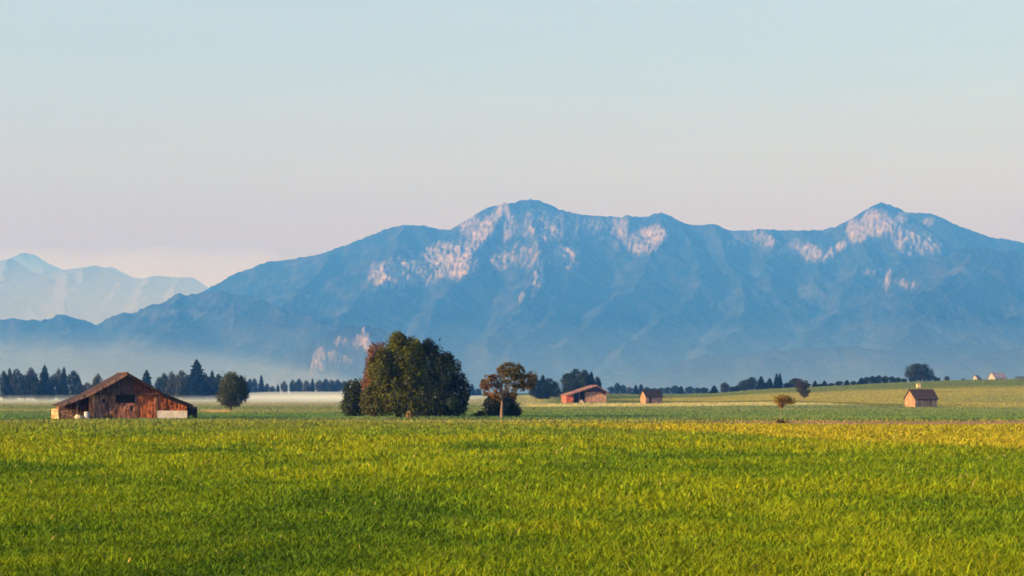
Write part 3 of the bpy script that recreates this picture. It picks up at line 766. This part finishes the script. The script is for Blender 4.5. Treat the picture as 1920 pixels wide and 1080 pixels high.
tree_row('in the row behind the little hut', 'blue tree row behind the little hut',
         [(1146, 724, 12, 'b'), (1157, 717, 13, 'b'), (1168, 721, 15, 'b'), (1180, 725, 12, 'p'), (1192, 721, 11, 'f'), (1202, 719, 12, 'f'), (1213, 725, 14, 'b'), (1227, 727, 14, 'b'), (1240, 726, 13, 'b'), (1252, 725, 13, 'b'), (1266, 722, 15, 'b'), (1277, 723, 13, 'f'), (1294, 724, 17, 'b'), (1307, 726, 14, 'b'), (1320, 726, 18, 'b')], 1400, 60, 55)
tree_row('in the row on the low rise', 'trees on the low rise',
         [(1339, 722, 17, 'g'), (1358, 716, 16, 'p'), (1372, 724, 15, 'b'), (1383, 722, 15, 'b'), (1395, 712, 22, 'b'), (1410, 706, 22, 'b'), (1427, 704, 16, 'f'), (1436, 716, 14, 'f'), (1443, 708, 14, 'f'), (1456, 699, 11, 'h'), (1462, 699, 11, 'h'), (1475, 717, 14, 'b'), (1489, 709, 20, 'r')], 1010, 20, 56)
tree_row('in the hedge along the crest', 'hedge trees along the hill crest',
         [(1513, 718, 14, 'b'), (1528, 713, 10, 'f'), (1537, 719, 11, 'b'), (1546, 713, 11, 'f'), (1559, 718, 13, 'b'), (1574, 714, 14, 'b'), (1588, 712, 12, 'f'), (1601, 714, 12, 'b'), (1615, 707, 13, 'f'), (1625, 706, 13, 'b'), (1636, 704, 14, 'b'), (1648, 703, 14, 'b'), (1660, 704, 14, 'b'), (1672, 705, 14, 'b'), (1684, 707, 12, 'b'), (1695, 709, 12, 'b')], 985, 12, 57)
# ------------------------------------------------------------------ wooden buildings
MAT_WOOD = tinted('weathered_wood', scale=1.6, amount=.72, rough=.9, bump=.02, stretch=(2.2, 2.2, 1.0))
MAT_ROOF = tinted('roof_tiles', scale=3.5, amount=.35, rough=.85, bump=.03)
MAT_WALL = tinted('limewash', scale=1.5, amount=.14, rough=.9)
MAT_DARK = tinted('dark_sheet', scale=2, amount=.3, rough=.6)
RNG = np.random.default_rng(99)
def jit(c, s=.18):
    return tuple(np.clip(np.array(c)*RNG.normal(1, s), .003, .95))
def boards(mb, x0, x1, y, z0f, z1f, col, w=.2, th=.05, gap=.012, s=.2, seg=1):
    """vertical boards on a wall that faces -y; z0f/z1f give the lower and upper end at x"""
    n = max(1, int(round((x1-x0)/w))); w = (x1-x0)/n
    for i in range(n):
        a, b_ = x0+i*w, x0+(i+1)*w-gap
        off = RNG.uniform(0, .03)
        za, zb = z0f(a), z0f(b_)
        ta, tb = z1f(a), z1f(b_)
        cuts = [0] + sorted(RNG.uniform(.12, .9, RNG.integers(0, seg))) + [1] if seg > 1 else [0, 1]
        for f0, f1 in zip(cuts[:-1], cuts[1:]):
            mb.prism_y([(a, za+(ta-za)*f0), (b_, zb+(tb-zb)*f0), (b_, zb+(tb-zb)*f1), (a, ta if f1 == 1 else za+(ta-za)*f1)], y-th-off-RNG.uniform(0, .02)*(seg > 1), y, jit(col(a) if callable(col) else col, s))
def boards_x(mb, y0, y1, x, sgn, z0, z1f, col, w=.2, th=.05, s=.2):
    n = max(1, int(round((y1-y0)/w))); w = (y1-y0)/n
    for i in range(n):
        a, b_ = y0+i*w, y0+(i+1)*w-.012
        t_ = th+RNG.uniform(0, .03)
        xa, xb = (x-t_, x) if sgn < 0 else (x, x+t_)
        mb.prism_x([(a, z0), (b_, z0), (b_, z1f(b_)), (a, z1f(a))], xa, xb, jit(col, s))
def roof_plane(x0, z0, x1, z1, y0, y1, th, col, nrow, s=.12):
    """tiled slope from (x0,z0) down to (x1,z1): overlapping courses, each its own colour"""
    mb = MB()
    L = math.hypot(x1-x0, z1-z0); ux, uz = (x1-x0)/L, (z1-z0)/L
    nx, nz_ = (-uz, ux) if ux > 0 else (uz, -ux)
    for i in range(nrow):
        a = L*i/nrow; b_ = min(L, L*(i+1)/nrow + .06)
        ncol_ = 6; row = jit(col, s)
        for j in range(ncol_):
            ya = y0+(y1-y0)*j/ncol_; yb = y0+(y1-y0)*(j+1)/ncol_
            lift = .02
            p = [(x0+ux*a, z0+uz*a), (x0+ux*b_+nx*lift, z0+uz*b_+nz_*lift), (x0+ux*b_+nx*(th+lift), z0+uz*b_+nz_*(th+lift)), (x0+ux*a+nx*th, z0+uz*a+nz_*th)]
            if ux < 0: p = p[::-1]
            mb.prism_y(p, ya, yb, jit(row, .05))
    return mb

# ---- the big barn: tall middle bay, two lean-tos
BARN_D = 222.0
bx = at_dist(236, BARN_D)
barn = empty('barn', bx, math.radians(19), 'big weathered brown hay barn with low spreading roof on the left of the meadow', 'barn')
AP, KX, KZ, EX, EZ = 5.0, 3.95, 2.78, 7.35, 1.42       # apex, kink and eave of the roof's underside
FR, BK, DEP = -1.15, 7.0, 6.5
def under(x):
    x = abs(x)
    return AP-(AP-KZ)*x/KX if x < KX else KZ-(KZ-EZ)*(x-KX)/(EX-KX)
RC = (.066, .038, .036)
for sg in (-1, 1):
    roof_plane(0, AP, sg*KX, KZ, FR, BK, .10, RC, 12).build('roof', MAT_ROOF, barn)
    roof_plane(sg*KX, KZ-.04, sg*EX, EZ, FR+.25, BK, .09, (.070, .046, .045), 9).build('lean_to_roof', MAT_ROOF, barn)
    mb = MB()
    p = [(0, AP-.22), (sg*KX, KZ-.20), (sg*KX, KZ+.10), (0, AP+.14)]
    if sg < 0: p = p[::-1]
    mb.prism_y(p, FR-.05, FR-.005, (.30, .16, .13) if sg < 0 else (.035, .02, .02))  # left board coloured as sunlit, right one near black as shaded
    lo = .24 if sg < 0 else .42  # right board deeper, standing for the shaded roof underside
    p = [(sg*KX, KZ-lo), (sg*EX, EZ-lo+.06), (sg*EX, EZ+.12), (sg*KX, KZ+.08)]
    if sg < 0: p = p[::-1]
    mb.prism_y(p, FR+.20, FR+.245, (.25, .15, .13) if sg < 0 else (.02, .014, .015))  # again a sunlit tone left and a shaded tone right
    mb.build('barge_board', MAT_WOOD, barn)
mb = MB()
mb.box(-.14, .14, FR-.02, BK, AP+.11, AP+.20, (.16, .09, .07)); mb.build('ridge_cap', MAT_ROOF, barn)
# gable boarding above the tie beam
mb = MB(); boards(mb, -3.75, 3.65, -.22, lambda x: 2.80, lambda x: max(2.82, under(x)-.04), lambda x: (.115, .070, .075) if x < .6 else (.17, .060, .055), w=.24, s=.16)  # right boards redder: sun reaching under the roof put into the colour
mb.build('gable', MAT_WOOD, barn)
mb = MB(); mb.box(-3.95, 3.7, -.42, -.10, 2.66, 2.795, (.13, .075, .06)); mb.build('tie_beam', MAT_WOOD, barn)
# front wall of the middle bay: grey stacked boards, a near-black sheet for the shade inside the hatch, orange planks on the right
mb = MB()
boards(mb, -3.45, -1.25, 0, lambda x: 0, lambda x: 2.62, (.24, .135, .105), w=.16, s=.42, seg=6)
boards(mb, -1.25, 1.1, 0, lambda x: 0, lambda x: 1.72, (.33, .14, .095), w=.15, s=.45, seg=6)
boards(mb, 1.25, 3.3, 0, lambda x: 0, lambda x: 2.62, (.50, .150, .060), w=.17, s=.30, seg=5)
mb.build('front_wall', MAT_WOOD, barn)
mb = MB(); mb.box(-1.3, 1.2, .35, .40, 1.6, 2.66, (.018, .014, .014)); mb.build('hatch', MAT_DARK, barn)
for x, z, w, h in ((-2.45, 1.95, .34, .42), (.62, 1.15, .32, .45)):
    mb = MB(); mb.box(x-w/2, x+w/2, -.10, -.09, z-h/2, z+h/2, (.02, .014, .014)); mb.build('loophole', MAT_DARK, barn)  # near-black patches on the boards stand for shaded holes
for x in (-3.55, -1.28, 1.17, 3.35):
    mb = MB(); c = (.50, .27, .13) if x < -3 else (.22, .11, .07)
    mb.box(x-.13, x+.13, -.14, .12, 0, 2.655, c); mb.build('post', MAT_WOOD, barn)
# the side of the middle bay that looks over the open left lean-to, in orange boards
mb = MB(); boards_x(mb, .14, 4.2, -3.62, -1, 0, lambda y: 2.66, (.52, .20, .07), w=.2, s=.12); mb.build('side_wall', MAT_WOOD, barn)
mb = MB(); mb.box(-4.05, -3.60, -.10, .02, 0, 2.62, (.50, .20, .075)); mb.build('door', MAT_WOOD, barn)  # orange board panel for the sunlit return of the bay, no real door
# left lean-to: set back brown wall, open shade in front
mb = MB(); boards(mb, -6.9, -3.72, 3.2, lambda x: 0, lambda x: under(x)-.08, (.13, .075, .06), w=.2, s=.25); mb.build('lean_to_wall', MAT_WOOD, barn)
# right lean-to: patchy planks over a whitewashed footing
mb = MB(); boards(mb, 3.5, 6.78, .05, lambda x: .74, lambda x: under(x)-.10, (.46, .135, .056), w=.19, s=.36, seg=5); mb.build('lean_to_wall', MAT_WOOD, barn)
for a, b_ in ((3.45, 5.05), (5.07, 6.82)):
    mb = MB(); mb.box(a, b_, -.14, .10, 0, .86, (.86, .74, .68)); mb.build('footing', MAT_WALL, barn)
# outer walls and back
mb = MB(); boards_x(mb, .1, DEP, 6.8, 1, 0, lambda y: under(6.85)-.06, (.16, .09, .06), w=.3); mb.build('outer_wall', MAT_WOOD, barn)
mb = MB(); boards_x(mb, 3.2, DEP, -6.9, -1, 0, lambda y: under(6.95)-.06, (.22, .12, .08), w=.3); mb.build('outer_wall', MAT_WOOD, barn)
mb = MB(); boards(mb, -6.9, 6.85, DEP+.05, lambda x: 0, lambda x: under(x)-.08, (.12, .075, .06), w=.4); mb.build('back_wall', MAT_WOOD, barn)
for x in (-6.85, -5.4):
    mb = MB(); mb.box(x-.09, x+.09, FR+.5, FR+.68, 0, under(x)-.05, (.15, .09, .06)); mb.build('post', MAT_WOOD, barn)

def by_barn(x, y):
    v = barn.matrix_basis @ Vector((x, y, 0)); v.z = float(ground_z(v.x, v.y)); return v
def small(name, x, y, label, cat, rz=19, group=None):
    return empty(name, by_barn(x, y), math.radians(rz), label, cat, group)
# things standing about the barn
o = small('wooden_pallet', -7.75, -.3, 'pale wooden pallet stood on end at the left corner of the barn', 'pallet', rz=-30)
mb = MB()
for i in range(6): mb.box(-.5, .5, -.06, -.02, .03+i*.19, .03+i*.19+.15, jit((.66, .42, .24), .08))
mb.build('boards', MAT_WOOD, o); mb = MB()
for x in (-.45, 0, .45): mb.box(x-.05, x+.05, -.02, .10, 0, 1.14, (.52, .34, .2))
mb.build('bearer', MAT_WOOD, o)
o = small('log_pile', -6.55, -.2, 'low pile of split brown logs under the left eave of the barn', 'log pile')
mb = MB()
for r_ in range(6):
    for i in range(9-r_//2):
        x = -.75+.19*i+.09*(r_ % 2); q = RNG.uniform(.07, .095)
        mb.tube([(x, -.45, .09+r_*.155), (x, .35, .09+r_*.155)], [q, q], jit((.34, .19, .12), .35), 7)
mb.build('logs', MAT_WOOD, o)
for i, (x, y, s_, lb) in enumerate([(-5.35, -.7, .36, 'larger pale boulder on the ground before the left lean-to of the barn'), (-4.95, -.6, .24, 'smaller pale boulder on the ground before the left lean-to of the barn')]):
    rng = np.random.default_rng(300+i)
    me = bpy.data.meshes.new('boulder')
    import bmesh
    bm = bmesh.new(); bmesh.ops.create_icosphere(bm, subdivisions=3, radius=1)
    for v in bm.verts:
        d = v.co.normalized(); k = 1+.22*float(noise2(d.x*1.7+i*5, d.y*1.7+d.z*2.1, 310))
        v.co = Vector((d.x*k*s_, d.y*k*s_*.8, max(-.2, d.z*k*s_*.95)))
    bm.to_mesh(me); bm.free()
    at_ = me.attributes.new('tint', 'FLOAT_COLOR', 'POINT')
    at_.data.foreach_set('color', np.tile([.66, .56, .40, 1], len(me.vertices)).astype(np.float32))
    me.materials.append(MAT_WALL)
    ob = bpy.data.objects.new('boulder', me); COL.objects.link(ob)
    p = by_barn(x, y); ob.location = p+Vector((0, 0, s_*.45))
    tag(ob, lb, 'boulder', 'boulders before the barn')
o = small('water_barrel', -4.35, -.6, 'small pale blue-grey barrel beside the orange boards of the barn', 'barrel')
mb = MB(); mb.tube([(0, 0, 0), (0, 0, .15), (0, 0, .4), (0, 0, .68), (0, 0, .8)], [.25, .29, .31, .29, .25], (.50, .52, .62), 16); mb.build('body', MAT_WALL, o)
for z in (.16, .62):
    mb = MB(); mb.tube([(0, 0, z), (0, 0, z+.05)], [.325, .325], (.30, .30, .36), 16); mb.build('hoop', MAT_DARK, o)
o = small('hay_cart', 7.55, 1.6, 'dark covered cart parked at the right end of the barn', 'cart')
mb = MB(); mb.prism_x([(-1.1, .42), (1.1, .42), (1.15, 1.0), (.9, 1.28), (-.9, 1.28), (-1.15, 1.0)], -.52, .52, (.022, .022, .028)); mb.build('cover', MAT_DARK, o)
mb = MB(); mb.box(-.5, .5, -1.2, 1.2, .32, .415, (.03, .025, .022)); mb.box(-.04, .04, -2.0, -1.2, .34, .40, (.03, .025, .022)); mb.build('chassis', MAT_WOOD, o)
for x in (-.42, .42):
    for y in (-.7, .7):
        mb = MB(); mb.tube([(x-.06, y, .32), (x+.06, y, .32)], [.31, .31], (.018, .017, .016), 16); mb.build('wheel', MAT_DARK, o)

# ---- huts
def hut(name, loc, rz, W, L, eave, ridge, wallc, roofc, label, cat, over=.35, gable_c=None, door=None, group=None, mat=None, windows=()):
    """gable end on -y, ridge along y, centred on loc"""
    mat = mat or MAT_WOOD
    o = empty(name, loc, rz, label, cat, group)
    y0, y1 = -L/2, L/2
    zf = lambda x: ridge-(ridge-eave)*abs(x)/(W/2)
    gc_ = gable_c or wallc
    mb = MB(); boards(mb, -W/2, W/2, y0, lambda x: -.2, lambda x: zf(x)-.03, gc_, w=.28, s=.12); mb.build('gable', mat, o)
    mb = MB(); boards(mb, -W/2, W/2, y1+.06, lambda x: -.2, lambda x: zf(x)-.03, gc_, w=.28, s=.12); mb.build('gable', mat, o)
    mb = MB(); boards_x(mb, y0, y1, -W/2, -1, -.2, lambda y: eave-.03, wallc, w=.3, s=.14); mb.build('wall', mat, o)
    mb = MB(); boards_x(mb, y0, y1, W/2, 1, -.2, lambda y: eave-.03, wallc, w=.3, s=.14); mb.build('wall', mat, o)
    sl = (ridge-eave)/(W/2)
    for sg in (-1, 1):
        roof_plane(0, ridge, sg*(W/2+over), eave-sl*over, y0-over, y1+over, .10, roofc, 8).build('roof', MAT_ROOF, o)
    mb = MB(); mb.box(-.1, .1, y0-over, y1+over, ridge+.09, ridge+.17, roofc); mb.build('ridge_cap', MAT_ROOF, o)
    if door:
        side, a, b_, z1, c = door
        mb = MB()
        if side == 'r': mb.box(W/2+.09, W/2+.12, a, b_, 0, z1, c)
        else: mb.box(a, b_, y0-.12, y0-.09, 0, z1, c)
        mb.build('door', MAT_DARK, o)
    for side, a, z in windows:
        mb = MB()
        if side == 'r': mb.box(W/2+.085, W/2+.115, a-.35, a+.35, z-.4, z+.4, (.05, .06, .07))
        else: mb.box(a-.35, a+.35, y0-.115, y0-.085, z-.4, z+.4, (.05, .06, .07))
        mb.build('window', MAT_DARK, o)
    return o
p = on_ground(1727, 763)
hut('field_hut', p, math.radians(-71), 4.7, 6.1, 2.15, 4.2, (.15, .135, .14), (.062, .042, .040), 'small hut with sunlit left gable and dark roof at the foot of the hill', 'hut', gable_c=(.42, .235, .15))  # warm gable, blue-grey walls: sun and shade put into the colours
p = on_ground(1221, 756.5)
k_ = p.y/F_PX
hut('field_hut', p, math.radians(-64), 22*k_, 34*k_, 13.5*k_, 25*k_, (.30, .21, .19), (.045, .032, .036), 'little hut with dark roof and pale walls, right of the red shed', 'hut', over=2.2*k_, gable_c=(.33, .215, .13), door=('r', -12*k_, -6*k_, 11*k_, (.05, .035, .03)))  # gable tinted warmer than the walls, as if sunlit
# the red shed: long left roof slope over an open bay, pale boarded front on the right
p = on_ground(1099, 755)
k_ = p.y/F_PX
shed = empty('red_shed', p, math.radians(13), 'low shed with long reddish left roof slope and open dark bay before the dark trees', 'shed')
def sx(a): return (a-1099)*k_
def sz(a): return (755-a)*k_
AX, AZ = sx(1117), sz(722.5); LX, LZ = sx(1057), sz(741.5); RX, RZ = sx(1141), sz(737.5)
SD = 34*k_
def sun_(x): return AZ-(AZ-LZ)*(AX-x)/(AX-LX) if x < AX else AZ-(AZ-RZ)*(x-AX)/(RX-AX)
roof_plane(AX, AZ, LX, LZ, -1.6, SD, .16, (.30, .15, .13), 10).build('roof', MAT_ROOF, shed)  # left slope coloured lighter, as sunlit
roof_plane(AX, AZ, RX, RZ, -1.6, SD, .16, (.16, .09, .09), 5).build('roof', MAT_ROOF, shed)  # same roof in a darker tone, as shaded
mb = MB(); mb.prism_y([(LX, LZ-.25), (AX, AZ-.3), (AX, AZ+.2), (LX, LZ+.2)], -1.66, -1.605, (.36, .20, .18)); mb.build('barge_board', MAT_WOOD, shed)  # sunlit tone of the board
mb = MB(); mb.prism_y([(AX, AZ-.3), (RX, RZ-.25), (RX, RZ+.2), (AX, AZ+.2)], -1.66, -1.605, (.16, .09, .09)); mb.build('barge_board', MAT_WOOD, shed)  # shaded tone of the board
mb = MB(); boards(mb, sx(1098), sx(1138), 0, lambda x: -.2, lambda x: min(sun_(x)-7*k_, sz(735))+.001, (.46, .27, .20), w=.5, s=.08); mb.build('front_wall', MAT_WOOD, shed)
mb = MB(); boards(mb, sx(1098), sx(1138), .35, lambda x: min(sun_(x)-7*k_, sz(735))-.6, lambda x: sun_(x)-.1, (.09, .06, .075), w=.5, s=.1); mb.build('gable', MAT_WOOD, shed)
mb = MB(); boards(mb, sx(1060), sx(1073), 0, lambda x: -.2, lambda x: sun_(x)-.1, (.50, .125, .085), w=.4, s=.1); mb.build('side_panel', MAT_WOOD, shed)
mb = MB(); boards(mb, sx(1060), sx(1138), SD-.4, lambda x: -.2, lambda x: sun_(x)-.1, (.05, .04, .045), w=.8); mb.build('back_wall', MAT_WOOD, shed)
mb = MB(); boards_x(mb, 0, SD-.5, sx(1138), 1, -.2, lambda y: sun_(sx(1138))-.1, (.30, .17, .13), w=.6); mb.build('side_wall', MAT_WOOD, shed)
mb = MB(); boards_x(mb, 0, SD-.5, sx(1060), -1, -.2, lambda y: sun_(sx(1060))-.1, (.55, .17, .12), w=.6); mb.build('side_wall', MAT_WOOD, shed)
for x in (1074, 1086, 1097):
    mb = MB(); mb.box(sx(x)-.15, sx(x)+.15, -.1, .2, -.2, sun_(sx(x))-.1, (.20, .11, .09)); mb.build('post', MAT_WOOD, shed)
o = empty('wood_heap', on_ground(1091, 755.5), 0, 'small pale heap of planks in front of the open bay of the red shed', 'heap')
mb = MB()
for i in range(7): mb.box(-5*k_+.1*i, 4*k_-.12*i, -.5+.05*i, .4, i*.16, i*.16+.13, jit((.52, .42, .33), .1))
mb.build('planks', MAT_WOOD, o)

# ---- on and behind the hill crest at the right edge
p = at_dist(1831, 962); k_ = p.y/F_PX
hut('white_cabin', p-Vector((0, 0, .8)), math.radians(-50), 8*k_, 9*k_, 8.5*k_, 12.5*k_, (.36, .33, .33), (.24, .22, .26), 'tiny white cabin on the hill crest, left of the white house', 'cabin', over=.3, mat=MAT_WALL, door=('f', -.3, .5, 1.6, (.12, .1, .09)))
p = at_dist(1870, 968); k_ = p.y/F_PX
hut('white_house', p-Vector((0, 0, 1.1)), math.radians(-62), 17*k_, 27*k_, 9*k_, 18*k_, (.40, .35, .34), (.34, .29, .33), 'white house with pale pink-grey roof on the hill crest at the right', 'house', over=.5, mat=MAT_WALL, gable_c=(.44, .36, .35), door=('f', -.5, .5, 2.0, (.2, .15, .12)), windows=[('r', -2.0, 1.4), ('r', 0.2, 1.4), ('r', 2.2, 1.4)])
p = at_dist(1918, 975); k_ = p.y/F_PX
hut('grey_roofed_house', p-Vector((0, 0, 1.0)), math.radians(-75), 16*k_, 26*k_, 4*k_, 9.5*k_, (.45, .42, .40), (.10, .11, .13), 'house with dark grey roof just showing over the crest at the right edge', 'house', over=.5, mat=MAT_WALL, door=('f', -.5, .5, .9, (.2, .15, .12)))
p = on_ground(1722, 728, 500); k_ = p.y/F_PX
o = empty('feeding_box', p, math.radians(10), 'small pale wooden box on legs on the slope just above the hut roof', 'box')
mb = MB()
for i in range(6): mb.box(-3.4*k_+i*1.15*k_, -3.4*k_+i*1.15*k_+1.05*k_, -.6, .6, 1.2*k_, 7*k_, jit((.60, .50, .28), .07))
mb.build('boards', MAT_WOOD, o)
for x in (-3*k_, 3*k_):
    mb = MB(); mb.box(x-.12, x+.12, -.5, .5, -.2, 1.2*k_, (.3, .24, .15)); mb.build('leg', MAT_WOOD, o)
mb = MB(); mb.prism_x([(-.9, 7.05*k_), (.9, 7.05*k_), (0, 9*k_)], -4*k_, 4*k_, (.50, .42, .26)); mb.build('roof', MAT_ROOF, o)
# ------------------------------------------------------------------ the air
def volume_mat(name, color, density, aniso=0.0, absorb=(1, 1, 1)):
    m = bpy.data.materials.new(name); m.use_nodes = True
    t = m.node_tree; t.nodes.clear()
    out = t.nodes.new('ShaderNodeOutputMaterial')
    v = t.nodes.new('ShaderNodeVolumePrincipled')
    v.inputs['Color'].default_value = (*color, 1)
    v.inputs['Absorption Color'].default_value = (*absorb, 1)
    v.inputs['Density'].default_value = density
    v.inputs['Density Attribute'].default_value = ''
    v.inputs['Anisotropy'].default_value = aniso
    t.links.new(v.outputs[0], out.inputs['Volume'])
    m.cycles.homogeneous_volume = True
    return m
hb = MB()
hb.box(-14000, 14000, -3000, 18500, -60, 1290, (1, 1, 1))
hz = hb.build('haze', volume_mat('haze_air', HAZE_COLOR, HAZE_DENSITY))
tag(hz, kind='stuff')

def mist_bank(name, px0, px1, d0, d1, height, mat, label, seed, nx=90, ny=40):
    """a low closed bank of mist lying on the meadow, its top uneven, thinning to nothing at its edges"""
    U, V = np.meshgrid(np.linspace(0, 1, nx), np.linspace(0, 1, ny))
    D = d0*(d1/d0)**V; P = px0+(px1-px0)*U
    X = tx(P)*D; Y = D
    edge = np.minimum(np.minimum(U, 1-U)*5, np.minimum(V*3, (1-V)*12)).clip(0, 1)
    edge = edge*edge*(3-2*edge)
    H = height(P, D)*edge*(1+.16*fbm(X/(d0*.12), Y/(d0*.25), 3, seed))
    zg = ground_z(X, Y)
    top = np.stack([X, Y, zg+.05+H], -1).reshape(-1, 3); bot = np.stack([X, Y, zg-1.0], -1).reshape(-1, 3)
    n = nx*ny
    f = grid_faces(ny, nx).reshape(-1, 4)
    fb = f[:, ::-1]+n
    ring = [i for i in range(nx)] + [nx-1+nx*j for j in range(1, ny)] + [n-1-i for i in range(1, nx)] + [nx*(ny-1-j) for j in range(1, ny-1)]
    side = np.array([(ring[k], ring[k-1], ring[k-1]+n, ring[k]+n) for k in range(len(ring))])
    F = np.concatenate([f, fb, side])
    o = new_mesh(name, np.concatenate([top, bot]), F, np.full(len(F), 4), mat, None, None, smooth=True)
    return tag(o, label, 'mist', kind='stuff')
MIST_WHITE = volume_mat('mist_white', (.72, .88, 1.0), .0016)
for i_, (hh, d0_, lb_) in enumerate([(1.3, 600, 'lowest and thickest sheet of white ground mist on the meadow at the left'), (2.6, 660, 'middle sheet of white ground mist on the meadow at the left'), (4.2, 720, 'topmost and thinnest sheet of white ground mist on the meadow at the left')]):
    mist_bank('mist', -900, 1010, d0_, 1500, lambda P, D, hh=hh: hh*(.62+.38*sstep(380, 520, P))*sstep(1000, 800, P), MIST_WHITE, lb_, 401+i_)
mist_bank('mist', -1800, 3100, 1900, 6700, lambda P, D: D*.046*np.clip((D-1900)/4800, 0, 1)**1.4, volume_mat('mist_blue', (.66, .86, 1.0), 6.0e-5), 'broad pale veil of mist filling the valley before the mountains', 412)
mist_bank('mist', -1800, 1100, 2600, 5600, lambda P, D: 105*sstep(1000, 150, P), volume_mat('mist_pale', (.78, .90, 1.0), 1.1e-4), 'flat layer of pale mist lying behind the hazy trees at the left', 413)
mist_bank('mist', -1300, 900, 10600, 13300, lambda P, D: D*.080*np.clip((D-10600)/2700, 0, 1)**.8*sstep(900, 500, P), volume_mat('mist_far', (.90, .82, .86), 4.0e-4), 'pale morning haze filling the gap before the faint far range', 414)
